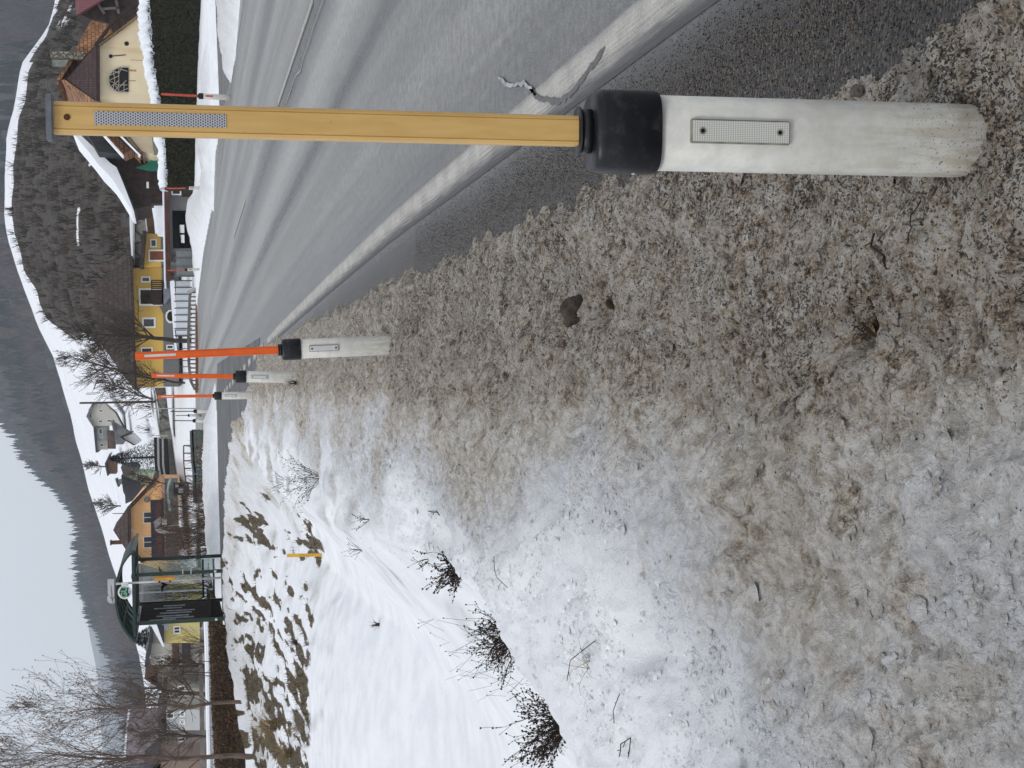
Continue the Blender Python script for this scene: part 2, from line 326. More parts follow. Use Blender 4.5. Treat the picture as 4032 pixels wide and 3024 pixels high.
# ------------------------------------------------------------------ object helpers
def link(o): COL.objects.link(o); return o
def tag(o, label=None, cat=None, group=None, kind=None):
    if label: o['label'] = label
    if cat: o['category'] = cat
    if group: o['group'] = group
    if kind: o['kind'] = kind
    return o
def thing(name, label, cat, loc, group=None):
    o = bpy.data.objects.new(name, None); o.location = loc; o.empty_display_size = .2; link(o)
    return tag(o, label, cat, group)
class MB:
    def __init__(s): s.v = []; s.f = []
    def add(s, v, f):
        n = len(s.v); s.v += [tuple(p) for p in v]; s.f += [tuple(i+n for i in q) for q in f]; return s
    def box(s, x0, x1, y0, y1, z0, z1):
        if x0 > x1: x0, x1 = x1, x0
        if y0 > y1: y0, y1 = y1, y0
        if z0 > z1: z0, z1 = z1, z0
        v = [(x, y, z) for x in (x0, x1) for y in (y0, y1) for z in (z0, z1)]
        return s.add(v, [(0, 1, 3, 2), (4, 6, 7, 5), (0, 4, 5, 1), (2, 3, 7, 6), (0, 2, 6, 4), (1, 5, 7, 3)])
    def prism(s, poly, y0, y1):                         # polygon in X,Z pushed from y0 to y1
        a = sum(poly[i][0]*poly[(i+1) % len(poly)][1]-poly[(i+1) % len(poly)][0]*poly[i][1] for i in range(len(poly)))
        if a < 0: poly = poly[::-1]
        n = len(poly); v = [(x, y0, z) for x, z in poly]+[(x, y1, z) for x, z in poly]
        return s.add(v, [tuple(range(n)), tuple(range(2*n-1, n-1, -1))]+[(i, i+n, (i+1) % n+n, (i+1) % n) for i in range(n)])
    def slab(s, line, t, y0, y1):                       # roof strip: polyline in X,Z, thickness t upwards
        line = sorted(line) if line[0][0] > line[-1][0] and False else line
        up = [(x, z+t) for x, z in line]
        return s.prism(line+up[::-1], y0, y1)
    def tube(s, pts, rad, n=6, cap=True):
        pts = [Vector(p) for p in pts]; rings = []; up = None
        for i, p in enumerate(pts):
            d = (pts[min(i+1, len(pts)-1)]-pts[max(i-1, 0)])
            if d.length < 1e-9: d = Vector((0, 0, 1))
            d.normalize()
            if up is None: up = Vector((0, 0, 1)) if abs(d.z) < .9 else Vector((1, 0, 0))
            a = d.cross(up)
            if a.length < 1e-4: a = d.cross(Vector((1, .3, 0)))
            a.normalize(); b = d.cross(a)
            up = -b if False else up
            r = rad[i] if isinstance(rad, (list, tuple)) else rad
            rings.append([p+(a*math.cos(k*2*math.pi/n)+b*math.sin(k*2*math.pi/n))*r for k in range(n)])
        v = [q for r_ in rings for q in r_]; f = []
        for i in range(len(pts)-1):
            for k in range(n): f.append((i*n+k, i*n+(k+1) % n, (i+1)*n+(k+1) % n, (i+1)*n+k))
        if cap: f += [tuple(range(n-1, -1, -1)), tuple((len(pts)-1)*n+k for k in range(n))]
        return s.add(v, f)
    def bar(s, a, b, w, d):                             # square bar between two points, w across, d along Y
        a, b = Vector(a), Vector(b); t = (b-a).normalized(); u = t.cross(Vector((0, 1, 0)))
        if u.length < .1: u = Vector((1, 0, 0))
        u = u.normalized()*w/2; y = t.cross(u).normalized()*d/2
        v = [p+i*u+j*y for p in (a, b) for i, j in ((-1, -1), (1, -1), (1, 1), (-1, 1))]
        return s.add(v, [(0, 1, 2, 3), (7, 6, 5, 4)]+[(i, i+4, (i+1) % 4+4, (i+1) % 4) for i in range(4)])
    def ring_loft(s, sections):                         # list of lists of points
        n = len(sections[0]); v = [p for q in sections for p in q]; f = []
        for i in range(len(sections)-1):
            for k in range(n): f.append((i*n+k, i*n+(k+1) % n, (i+1)*n+(k+1) % n, (i+1)*n+k))
        f += [tuple(range(n-1, -1, -1)), tuple((len(sections)-1)*n+k for k in range(n))]
        return s.add(v, f)
    def build(s, name, mat, parent=None, smooth=False, bevel=0, local=False, mats=None):
        me = bpy.data.meshes.new(name)
        off = Vector((0, 0, 0))
        if parent is not None and not local:
            p = parent
            while p is not None: off += p.location; p = p.parent
        vs = [(x-off.x, y-off.y, z-off.z) for x, y, z in s.v]
        me.from_pydata(vs, [], s.f); me.update()
        bm = bmesh.new(); bm.from_mesh(me); bmesh.ops.recalc_face_normals(bm, faces=bm.faces)
        if bevel: bmesh.ops.bevel(bm, geom=[e for e in bm.edges if e.is_manifold and e.calc_face_angle(0) > .6], offset=bevel, segments=2, affect='EDGES')
        bm.to_mesh(me); bm.free()
        for p in me.polygons: p.use_smooth = smooth
        me.materials.append(mat)
        o = bpy.data.objects.new(name, me); link(o)
        if parent is not None: o.parent = parent
        return o
def grid_mesh(name, X, Y, Z, mat, attrs={}, uv=None, smooth=True, flip=False):
    nr, nc = X.shape; co = np.stack([X, Y, Z], -1).reshape(-1, 3)
    i = np.arange(nr*nc).reshape(nr, nc)
    q = np.stack([i[:-1, :-1], i[:-1, 1:], i[1:, 1:], i[1:, :-1]], -1).reshape(-1, 4)
    if flip: q = q[:, ::-1]
    me = bpy.data.meshes.new(name); me.vertices.add(len(co)); me.vertices.foreach_set('co', co.ravel())
    me.loops.add(q.size); me.loops.foreach_set('vertex_index', q.ravel().astype(np.int32))
    me.polygons.add(len(q)); me.polygons.foreach_set('loop_start', np.arange(0, q.size, 4, dtype=np.int32)); me.polygons.foreach_set('loop_total', np.full(len(q), 4, np.int32))
    me.update(calc_edges=True)
    if smooth: me.polygons.foreach_set('use_smooth', np.ones(len(q), bool))
    for k, a in attrs.items():
        at = me.attributes.new(k, 'FLOAT', 'POINT'); at.data.foreach_set('value', np.asarray(a, np.float32).ravel())
    if uv is not None:
        l = me.uv_layers.new(name='UVMap'); uvc = np.stack(uv, -1).reshape(-1, 2)[q.ravel()]; l.data.foreach_set('uv', uvc.ravel().astype(np.float32))
    me.materials.append(mat); return link(bpy.data.objects.new(name, me))
def tri_mesh(name, V, Fc, mat, col=None, parent=None, quads=False):
    me = bpy.data.meshes.new(name); V = np.asarray(V, float); Fc = np.asarray(Fc, np.int32); k = Fc.shape[1]
    me.vertices.add(len(V)); me.vertices.foreach_set('co', V.ravel())
    me.loops.add(Fc.size); me.loops.foreach_set('vertex_index', Fc.ravel())
    me.polygons.add(len(Fc)); me.polygons.foreach_set('loop_start', np.arange(0, Fc.size, k, dtype=np.int32)); me.polygons.foreach_set('loop_total', np.full(len(Fc), k, np.int32))
    me.update(calc_edges=True)
    if col is not None:
        at = me.attributes.new('col', 'FLOAT_COLOR', 'POINT'); c = np.concatenate([col, np.ones((len(V), 1))], 1); at.data.foreach_set('color', c.ravel().astype(np.float32))
    me.materials.append(mat); o = link(bpy.data.objects.new(name, me))
    if parent is not None: o.parent = parent
    return o
def copy_tree(o, parent=None):
    c = o.copy(); COL.objects.link(c); c.parent = parent
    for ch in [q for q in scene.objects if q.parent == o]: copy_tree(ch, c)
    return c

# ------------------------------------------------------------------ ground shape
CREST = [(-3.4, -20), (-2.2, 0), (-1.75, 3), (-1.37, 5), (-1.15, 5.8), (-.97, 6.7), (-.90, 7.7), (-1.02, 10), (-1.15, 14), (-1.3, 20), (-1.2, 27), (-.9, 31)]
EMB = [(.0, 22, .08, 2.2), (-.17, 26.3, .12, 2.4), (-.5, 29, .16, 2.6), (-1.7, 36, .18, 4.2), (-2.6, 38.8, .18, 5.5), (-5.3, 43.4, .12, 9), (-7.2, 44.6, .04, 11), (-7.65, 43, -.02, 10.5), (-8.3, 40.5, -.38, 9.5), (-9.3, 37.3, -.46, 7.5), (-11.5, 34, -.46, 6.5), (-17, 31, -.5, 6), (-40, 28, -.6, 6)]
RBANK = [(13, 24.5, .42, .55), (9.0, 29.2, .45, .5), (8.0, 32.5, .40, .45), (7.75, 35.2, .18, .35)]
RBANK2 = [(11.5, 53, .3, .8), (8.2, 51.2, .5, .9), (7.3, 51.2, .38, .8), (7.9, 56, .3, .6), (8.2, 64, .25, .6), (8.9, 72, .35, 1.0), (9.0, 78, .62, 1.5), (8.4, 86, .22, .9), (6.8, 96, .15, .8)]
SBANK = [(-.2, 53.5, .12, .5), (-1.2, 53.6, .4, .8), (-3.5, 53.4, .5, .9), (-5.5, 52.6, .45, .9), (-6.8, 52.2, .25, .7)]
MR_L = [(.6, -12), (.6, 24), (.1, 28), (-.1, 36), (-.6, 44), (-.7, 52), (-1.4, 62), (-2.2, 74), (-4.2, 90), (-9, 104), (-20, 114)]
MR_R = [(11.5, -12), (10.3, 22), (8.3, 30), (7.6, 36), (7.7, 48), (6.6, 51), (6.4, 68), (5.3, 86), (1.0, 99), (-7, 110), (-19, 121)]
def interp_xy(poly, Y): ys = [p[1] for p in poly]; xs = [p[0] for p in poly]; return np.interp(Y, ys, xs)
SR_N = [(.9, 25.5), (.12, 27), (-.15, 29.4), (-1.3, 36.2), (-2.3, 39.6), (-5.1, 44.4), (-6.2, 45.6), (-7.6, 46.6)]
SR_F = [(.9, 50.5), (-.8, 52), (-3, 52.0), (-5.0, 51.5), (-6.5, 51.0), (-7.6, 50.6)]
def inside_side(X, Y):
    r = np.zeros(X.shape, bool)
    poly = SR_N + SR_F[::-1]; n = len(poly); j = n-1
    for i in range(n):
        xi, yi = poly[i]; xj, yj = poly[j]
        c = ((yi > Y) != (yj > Y)) & (X < (xj-xi)*(Y-yi)/((yj-yi) or 1e-9)+xi); r ^= c; j = i
    return r
HOLES = [(.112, 2.86, .046, .12), (.285, 4.80, .095, .09), (.439, 2.42, .14, .025), (.286, 9.8, .2, .03), *[(c_.x-.07, c_.y+.04, q_, .16) for c_, q_ in ((G(2125, 2835, .09), .16), (G(1945, 2490, .09), .16), (G(1745, 2225, .09), .10))], *[(G(a_, b_, .08).x, G(a_, b_, .08).y, c_, d_) for a_, b_, c_, d_ in ((1622, 1298, .07, .10), (1750, 1312, .06, .10), (2352, 1659, .09, .05), (2971, 2115, .06, .05), (2690, 1960, .10, .04), (3110, 2230, .07, .04), (4000, 1160, .05, .09), (2150, 1700, .07, .05))], (-.45, 2.9, .12, .05), (-.75, 4.1, .2, .05), (.03, 7.1, .2, .04), (-.02, 4.0, .15, .03), (-.35, 5.1, .15, .05)]
def ground(X, Y):
    ax = np.abs
    near = sst(45, 8, Y)
    # verge
    xc = np.interp(Y, [p[1] for p in CREST], [p[0] for p in CREST])
    rag = .07*fbm(X*2+.9*Y, Y*2.6, 3, 11)+.05*fbm(X*3, Y*14, 3, 5)
    e = .74 + rag - X
    zv = -.05 + .085*sst(-.03, .12, e) + .065*sst(.25, 1.1, e)
    d = np.maximum(xc + .05*fbm(X*1.2, Y*.9, 2, 3) - X, 0)
    lip = np.interp(Y, [0, 5, 8.5, 11], [.30, .30, .22, .0])
    drop = lip*sst(0, .14, d) + np.interp(Y, [0, 6, 12, 18, 26], [.7, .72, .85, 1.0, .95])*np.maximum(d-.08, 0)
    zmead = -1.7
    zvg = zv - drop; zvg = zmead + np.logaddexp(0, (zvg-zmead)*4)/4
    # side-road embankment
    D, side, (ze, L) = pdist(X, Y, EMB)
    nr = side > 0                                       # the meadow side of the side road
    ze_n = ze + .06*fbm(X*.9, Y*.9, 3, 21)
    L = np.interp(-X, [.5, 1.7, 3.4, 5.3, 8, 12], [2.0, 2.0, 2.3, 5.5, 8.5, 8.5])
    zem = zmead + (ze_n-zmead)*np.exp(-(D/L)**1.6)
    zem = np.where(Y < 24, zmead+ (zem-zmead)*sst(14, 24, Y), zem)
    zleft = np.maximum(zvg, zem)
    leftm = (X < interp_xy(MR_L, np.clip(Y, -12, 114))+.25)
    behind = (side <= 0) & leftm & (Y > 28)
    # land behind the side road
    zb = np.where(X < -2, -.02 - 1.2*sst(52.5, 57, Y)*sst(-3.0, -8, X), -.02)
    zb = zb + sst(-9, -16, X)*0
    plain = .02 + np.maximum(Y-102, 0)*.052*sst(-30, -6, X) + .0*X
    plain = plain - 1.2*sst(-3, -9, X)*sst(52.5, 57, Y)*(1-.6*sst(95, 130, Y))
    Z = np.where(behind, np.where(Y > 52.2, plain, -.03), zleft)
    low = np.minimum(ze, 0)*np.ones(Z.shape) - .9*sst(.2, 4, D); Z = np.where(behind & (X < -7.2), np.minimum(Z, np.where(X < -7.6, low, low*.5)), Z)
    onroad = (X > interp_xy(MR_L, np.clip(Y, -12, 114))+.0) & (X < interp_xy(MR_R, np.clip(Y, -12, 121))) & (Y < 121)
    right = X >= interp_xy(MR_R, np.clip(Y, -12, 121))
    Z = np.where(right, np.where(Y > 102, plain, .05+.02*fbm(X*.7, Y*.7, 3, 8)), Z)
    Z = np.where(onroad & (Y > 26), -.05, Z)
    Z = np.where(onroad & (Y <= 26), np.minimum(zvg, np.where(X > 1.0, -.05, 9)), Z)
    ins = inside_side(X, Y); Z = np.where(ins, -.04, Z)
    drv = (X > 7.5) & (Y > 35.5-.0*(X)) & (Y < 43.5+.45*(X-8)) & (X < 30); Z = np.where(drv & right, -.04, Z)
    lump = .75+.5*fbm(X*1.7, Y*1.7, 4, 31)
    for bank in (RBANK, RBANK2, SBANK):
        Db, _, (hb, wb) = pdist(X, Y, bank)
        Z = np.where(Db < wb*2.2, np.maximum(Z, -.08+(hb+.08)*np.exp(-(Db/(wb*(.8+.4*lump)))**2.6)*(.75+.35*lump)), Z)
    # surface relief
    dirtz = sst(xc-.4, xc+.9, X) if True else 0
    isv = (~behind) & (X < 1.1) & (Y < 34)
    amp = np.where(isv, sst(-.12, .1, Z+.06), 0)
    Z = Z + amp*(.060*sst(-3.2, -1.0, X)*fbm(X*2.6, Y*1.9, 3, 41) + sst(-1.5, .1, X)*(.048*fbm(X*7, Y*6, 6, 43, .62) + .014*fbm(X*22, Y*20, 4, 47, .65)) + .010*sst(-2.6, -1.0, X)*fbm(X*14+.5*Y, Y*4, 3, 44))
    rid = 1-np.abs(fbm(X*5.5+.6*Y, Y*3.2, 4, 53))*2.2; rid2 = 1-np.abs(fbm(X*13, Y*9, 3, 55))*2.2
    Z = Z + amp*(.030*rid+.008*rid2)*sst(-2.0, -.9, X)*sst(.45, .0, X)
    # furrowed, scalloped crust further along the verge
    Z = Z + amp*.06*sst(6, 14, Y)*sst(-2.6, -.8, X)*np.abs(fbm(X*4.2, Y*1.5, 3, 51))
    far = (Y > 26) & ~onroad & ~ins
    Z = Z + np.where(far & (Y < 52), .06*fbm(X*1.6, Y*1.1, 4, 61)*sst(26, 32, Y)*np.where(drv, 0, 1), 0)
    # scallops on the bank above the side road
    cr = np.exp(-(D/1.2)**2)*leftm*(Y > 29)*(Y < 49)*(~ins)
    Z = Z + cr*(.14*np.abs(fbm(X*1.4, Y*1.4, 3, 71))+.03)
    for hx, hy, hr, hd in HOLES:
        r_ = np.hypot(X-hx, (Y-hy)*.8)*(1+.25*fbm(X*14, Y*14, 2, 77)); Z = Z - hd*np.exp(-(r_/hr)**4)
    return Z, dict(xc=xc, D=D, side=side, behind=behind, onroad=onroad, ins=ins, right=right)
def grass_patch(X, Y, Z, q):
    p1 = fbm(X*4.6+3, Y*.55, 3, 91); p2 = fbm(X*1.1, Y*.4+.5*X, 3, 95); p3 = fbm(X*8.5, Y*1.6, 2, 97)
    ang = X/np.maximum(Y, 1)
    m = (q['side'] > 0)*sst(26, 29, Y)*sst(-1.68, -1.58, Z)*sst(-.05, -.09, ang)
    return m*np.clip(.5+2.2*(.80*p1 + .35*p2 + .55*p3 + .26*sst(-.10, -.24, ang) - .30), 0, 1)
def gz(x, y):
    z, _ = ground(np.array([[float(x)]]), np.array([[float(y)]])); return float(z[0, 0])

def verge_dirt(X, Y):
    # dirt thrown up from the road fades away from it; further along it hugs the road
    n = fbm(X*1.1, Y*.9, 4, 81); nb = fbm(X*3.3, Y*2.2, 4, 82)
    reach = np.interp(Y, [0, 2.8, 3.6, 4.6, 6, 12, 30], [1.7, 1.5, 1.1, .85, .75, .9, 1.0])
    dirt = .48*sst(-.22, .10, X+.12*n+.08*nb) + .33*sst(-1.25*reach, .0, X+.35*n) + .34*np.clip(n+.15, 0, 1)*sst(-1.2*reach, -.3, X)
    grit = sst(-.55, .45, X+.22*n+.12*nb)*np.interp(Y, [0, 9, 30], [1, .9, .5])
    return dirt, grit
def build_ground():
    yy = [.5]
    while yy[-1] < 190: yy.append(yy[-1]*(1+ (.0045 if yy[-1] < 60 else .010)))
    yy = np.array(yy)
    s = np.concatenate([np.linspace(-2.4, -.42, 50)[:-1], np.linspace(-.42, .10, 250)[:-1], np.linspace(.10, .42, 90)[:-1], np.linspace(.42, 2.4, 40)])
    yr = np.concatenate([np.linspace(-25, .2, 12), yy])
    k = np.maximum(yr, 4.5*0+.5); k = np.where(yr < 2, 2.0, yr)
    X = s[None, :]*k[:, None]; Y = np.repeat(yr[:, None], len(s), 1)
    Z, q = ground(X, Y)
    n = fbm(X*1.1, Y*.9, 4, 81); nb = fbm(X*3.3, Y*2.2, 4, 82)
    verge = (X < 1.2) & (~q['behind']) & (Y < 33)
    dirt = verge_dirt(X, Y)[0]
    dirt = dirt*np.where(verge, 1, 0)
    cr = np.exp(-(q['D']/2.2)**2)*(~q['right'])*(Y > 29)
    strk = np.clip(fbm(X*3+1.1*Y, Y*.8-X*.6, 4, 121), 0, 1)*1.1
    dirt = np.where(verge, np.maximum(dirt, strk*.55*sst(-2.6, -1.2, X)*sst(6, 11, Y)), 0) + cr*.22 + strk*.30*(~q['behind'])*(~q['right'])*sst(22, 27, Y)*sst(50, 44, Y)*(X > -12)
    for bank in (RBANK, RBANK2, SBANK):
        Db, _, (hb, wb) = pdist(X, Y, bank); dirt = np.maximum(dirt, .26*np.exp(-(Db/(wb*1.3))**2))
    grit = np.where(verge, verge_dirt(X, Y)[1], 0)
    grit = np.maximum(grit, cr*.2)
    soil_shade = X*0.0
    # grass showing through the side-road embankment
    patch = grass_patch(X, Y, Z, q)
    soil_shade = np.maximum(soil_shade, patch*1.0)
    for (hx, hy, hr) in [(c_.x-.06, c_.y+.05, q_) for c_, q_ in ((G(2125, 2835, .09), .17), (G(1945, 2490, .09), .16), (G(1745, 2225, .09), .09))]+[(.285, 4.84, .05), (.112, 2.87, .040)]+[(G(a_, b_, .08).x, G(a_, b_, .08).y, c_) for a_, b_, c_ in ((1622, 1298, .05), (1750, 1312, .045), (4000, 1160, .035))]:  # bare soil in the hollows; beside the stone this dark tone paints the pit's shadow
        r_ = np.hypot((X-hx), (Y-hy)*.7); soil_shade = np.maximum(soil_shade, 1.1*np.exp(-(r_/hr)**4))
    # bare strips behind
    bs = (q['behind'] & (Y > 57) & (Y < 90)); soil_shade = np.where(bs, np.maximum(soil_shade, sst(.1, .3, fbm(X*.12, Y*.4, 4, 99)-.12)*.9), soil_shade)
    o = grid_mesh('snow_ground', X, Y, Z, SNOW, dict(dirt=dirt, grit=grit, soil_shade=soil_shade))
    tag(o, kind='structure', label='snow lying on the verge and meadow, dirty near the road')
build_ground()

# one sheet under everything, out to the horizon
b = MB(); b.add([(-9000, -3000, -3.2), (9000, -3000, -3.2), (9000, 9000, -3.2), (-9000, 9000, -3.2)], [(0, 1, 2, 3)])
tag(b.build('valley_floor', MT['cleansnow']), kind='structure')

# ------------------------------------------------------------------ roads
LINE = [(-12, 1.17), (4, 1.17), (6, 1.15), (10, 1.12), (14, 1.03), (21.2, .84), (30, .52), (40, .10), (52, -.35), (66, -.9), (80, -2), (95, -5), (121, -20)]
def lx(y): return np.interp(y, [p[0] for p in LINE], [p[1] for p in LINE])
ROAD = road_material()
def road():
    yr = np.concatenate([np.linspace(-12, 60, 90), np.linspace(61, 121, 60)]); t = np.linspace(0, 1, 12)
    a = interp_xy(MR_L, yr); c = interp_xy(MR_R, yr)
    X = a[:, None]*(1-t)+c[:, None]*t; Y = np.repeat(yr[:, None], 12, 1)
    U = X - lx(Y) + 1.15
    tag(grid_mesh('main_road', X, Y, X*0, ROAD, uv=(U, Y)), kind='structure', label='grey asphalt road streaked with salt')
    n = len(SR_N); m = MB()
    yn = np.linspace(0, 1, 40)
    def rs(p):
        L = np.concatenate([[0], np.cumsum([math.dist(p[i], p[i+1]) for i in range(len(p)-1)])]); L /= L[-1]
        return np.interp(yn, L, [q[0] for q in p]), np.interp(yn, L, [q[1] for q in p])
    nx, ny = rs(SR_N); fx, fy = rs(SR_F); t = np.linspace(0, 1, 8)[:, None]
    X = nx*(1-t)+fx*t; Y = ny*(1-t)+fy*t
    tag(grid_mesh('side_road', X, Y, X*0+.004, simple('side_asphalt', (.105, .108, .115), .7, .35, .9, .004, 60), uv=(Y, X), flip=True), kind='structure')
    m = MB(); m.add([(7.4, 35.6, -.006), (30, 35.6, -.006), (30, 52, -.006), (7.4, 44, -.006)], [(0, 1, 2, 3)])
    tag(m.build('driveway', simple('drive_asphalt', (.15, .152, .158), .8, .3, .5, .004, 60)), kind='structure')
road()
def strip(name, pts, z=.006, mat=None, **tg):                # pts: (xl, xr, y)
    X = np.array([[p[0], (p[0]+p[1])/2, p[1]] for p in pts]); Y = np.array([[p[2]]*3 for p in pts])
    U = np.array([[0, .5, 1]]*len(pts))
    return tag(grid_mesh(name, X, Y, X*0+z, mat or LINE_M, uv=(U, Y)), **tg)
LINE_M = line_material()
ys = np.linspace(-12, 23.3, 60)
strip('edge_line', [(lx(y)-.115, lx(y)+.075, y) for y in ys], .004, kind='structure', label='worn pale edge line painted on the road')
rl = [(8.6, 14), (8.1, 22), (7.62, 29), (7.28, 35), (6.45, 46.5), (6.15, 58), (6.1, 68), (5.0, 86)]
strip('edge_line', [(x-.05, x+.05, y) for x, y in rl], .004, kind='structure', label='thin pale edge line on the far side of the road')
for p0, p1 in [((1234, 0), (1095, 413)), ((967, 786), (922, 930)), ((872, 1066), (852, 1134)), ((832, 1224), (823, 1278)), ((1420, -520), (1330, -260))]:
    a, c = G(*p0), G(*p1)
    strip('lane_marking', [(a.x+(c.x-a.x)*t-.06, a.x+(c.x-a.x)*t+.06, a.y+(c.y-a.y)*t) for t in np.linspace(0, 1, 8)], .005, kind='structure', label='white dash of the centre line')
def zq(a, b_): return (500+a/2.765, 1200+b_/2.765)
for k in range(11):                                          # short block marks across the mouth of the side road
    y0 = 22.6+k*2.05; strip('lane_marking', [(lx(y)-.13, lx(y)+.07, y) for y in (y0, y0+1.0)], .007, kind='structure', label='short white block mark at the junction mouth')
def squiggle(name, px, wid, mat, z=.008):
    pts = [G(x, y) for x, y in px]; m = MB(); out = []
    for i in range(len(pts)-1):
        for t in np.linspace(0, 1, 9)[:-1]: out.append(pts[i].lerp(pts[i+1], t))
    out.append(pts[-1]); V = []
    for i, p in enumerate(out):
        d = out[min(i+1, len(out)-1)]-out[max(i-1, 0)]; nrm = Vector((-d.y, d.x, 0)).normalized()
        ww = wid*(.6+.8*vn(np.array(i*.37), np.array(3.3), 5))*min(1, i/4+.2, (len(out)-i)/5+.15)
        o_ = nrm*float(.012*(vn(np.array(i*.6), np.array(.3), 9)-.5))
        V += [(*(p+o_+nrm*ww)[:2], z), (*(p+o_-nrm*ww)[:2], z)]
    m.add(V, [(2*i, 2*i+1, 2*i+3, 2*i+2) for i in range(len(out)-1)])
    return tag(m.build(name, mat), kind='structure')
def zr(a, b_): return (1000+a/1.475, b_/1.475)
pale = simple('pale_residue', (.34, .35, .36), .7, .35, 20); dark = simple('bitumen', (.085, .087, .09), .4, .25, 30)
squiggle('road_crack', [zr(*q) for q in [(1425, 450), (1480, 490), (1530, 495), (1580, 480), (1620, 520), (1650, 550)]], .009, pale)
squiggle('crack_sealant', [zr(*q) for q in [(1610, 520), (1655, 560), (1700, 580), (1760, 588), (1810, 575), (1860, 535), (1910, 470), (1950, 410), (2000, 350), (2050, 275)]], .012, dark)
squiggle('road_crack', [zr(*q) for q in [(440, -60), (410, 0), (375, 90), (345, 170), (330, 230), (290, 340), (275, 410), (240, 450), (215, 530), (190, 600)]], .010, pale)

# ------------------------------------------------------------------ delineator posts
def rsec(w_, d_, z, n=32, ex=2.8, cy=0.0, front=1.0):
    out = []
    for k in range(n):
        t = 2*math.pi*k/n; c, s_ = math.cos(t), math.sin(t)
        x = math.copysign(abs(c)**(2/ex), c)*w_/2; y = math.copysign(abs(s_)**(2/ex), s_)*d_/2
        out.append((x, y+cy, z))
    return out
def delineator(name, label, base, top, polemat, sheetmat, group, bodymat='white_plastic', near=False, redrefl=False, polew=.053, capw=0, reflector=True, stick=False, h=1.62, yaw=0.0):
    """post model: ground 0, body to .60, cap to .72, collar, pole to 1.61; leans from base towards top"""
    t = thing(name, label, 'marker post', base, group)
    ax = (Vector(top)-Vector(base)); k = ax.length/h
    rot = Vector((0, 0, 1)).rotation_difference(ax.normalized()) @ Matrix.Rotation(yaw, 3, 'Z').to_quaternion()
    t.rotation_mode = 'QUATERNION'; t.rotation_quaternion = rot; t.scale = (1, 1, k)
    N = 40 if near else 16
    bw, bd = .134, .098
    m = MB(); m.ring_loft([rsec(bw*q, bd*q, z, N) for z, q in ((-.30, 1.02), (0, 1.01), (.3, 1.0), (.61, .985))]); m.build('post_body', MT[bodymat], t, smooth=True, local=True)
    m = MB(); m.ring_loft([rsec(bw*q+.010, bd*q+.010, z, N, 3.0) for z, q in ((.594, 1.0), (.598, 1.02), (.66, 1.02), (.694, 1.0), (.705, .95), (.709, .85))])
    cp = m.build('cap', MT['black'], t, smooth=True, local=True)
    m = MB(); m.ring_loft([rsec(.078, .054, z, N, 2.6) for z in (.706, .728)]); m.ring_loft([rsec(q, q*.72, z, N, 2.6) for z, q in ((.728, .080), (.731, .088), (.733, .082))]); m.build('collar', MT['black'], cp, smooth=True, local=True)
    # the pole: a flattened plastic extrusion with two grooves
    if stick:
        m = MB(); m.tube([(0, 0, .72), (0, 0, 1.60)], .018, 8); po = m.build('pole', MT[polemat], t, local=True)
    else:
        w2 = polew/2; prof = [(-w2, -.004), (-w2+.002, -.012), (-w2+.0065, -.0145), (-w2+.008, -.0125), (-w2+.0095, -.0145), (w2-.0095, -.0145), (w2-.008, -.0125), (w2-.0065, -.0145), (w2-.002, -.012), (w2, -.004), (w2, .012), (-w2, .012)]
        m = MB(); m.ring_loft([[(x, y, z) for x, y in prof] for z in (.722, 1.605)]); po = m.build('pole', MT[polemat], t, local=True)
        if near:
            m = MB(); m.ring_loft([rsec(.077, .05, z, 24, 3.2) for z in (1.604, 1.615)]); m.build('end_plate', MT['plate'], po, smooth=False, bevel=.002, local=True)
            m = MB(); m.ring_loft([[(math.cos(a)*r, -.0146-d_, 1.583+math.sin(a)*r) for a in np.linspace(0, 6.283, 14)[:-1]] for r, d_ in ((.0052, 0), (.0048, .0018), (.002, .0018))]); m.build('screw', MT['rust'], po, local=True)
        m = MB(); sw = .0108 if near else .008; m.box(-sw, sw, -.0158, -.0140, 1.333 if near else 1.36, 1.541 if near else 1.55); sh = m.build('reflective_strip', MT[sheetmat] if isinstance(sheetmat, str) else sheetmat, po, local=True)
        # the strip and the pole are narrow plates on the front face
    if reflector:
        yf = -bd/2
        m = MB(); m.box(-.021, .021, yf-.007, yf+.008, .358, .542); fr = m.build('reflector', MT['frame'], t, bevel=.0015 if near else 0, local=True)
        if near:
            m = MB(); m.box(-.0185, .0185, yf-.0085, yf-.006, .3605, .5395); m.build('lens', MT['prism'], fr, local=True)
            for z in (.378, .522):
                m = MB(); m.ring_loft([[(math.cos(a)*.0065, y, z+math.sin(a)*.0065) for a in np.linspace(0, 6.283, 20)[:-1]] for y in (yf-.0095, yf-.008)]); m.build('rivet_ring', MT['frame'], fr, local=True)
                m = MB(); m.ring_loft([[(math.cos(a)*.0038, y, z+math.sin(a)*.0038) for a in np.linspace(0, 6.283, 16)[:-1]] for y in (yf-.0100, yf-.008)]); m.build('rivet', MT['hole'], fr, local=True)
        else:
            m = MB(); m.box(-.017, .017, yf-.0095, yf-.006, .362, .538); m.build('lens', MT['red'] if redrefl else MT['silver'], fr, local=True)
            if not redrefl:
                for z in (.375, .525):
                    m = MB(); m.box(-.005, .005, yf-.012, yf-.009, z-.005, z+.005); m.build('rivet', MT['hole'], fr, local=True)
    if near:
        m = MB(); m.tube([(-bw/2-.006, -.01, .632), (-bw/2-.0075, -.01, .632)], .0035, 10); m.build('pin', MT['white'], cp, local=True)
    return t
GRP = 'snow marker posts along the road edge'
HC = honeycomb_material()
base = P(3810, 538, 2.44); base.z = .067
delineator('marker_post', 'large white post with black cap and faded yellow snow pole, nearest of all', (.439, 2.45, .06), (.446, 2.45, 1.69), 'yellow', HC, GRP, near=True, h=1.615, yaw=math.radians(-4))
def zz3(a, b_): return (a/2.212, 1300+b_/2.212)
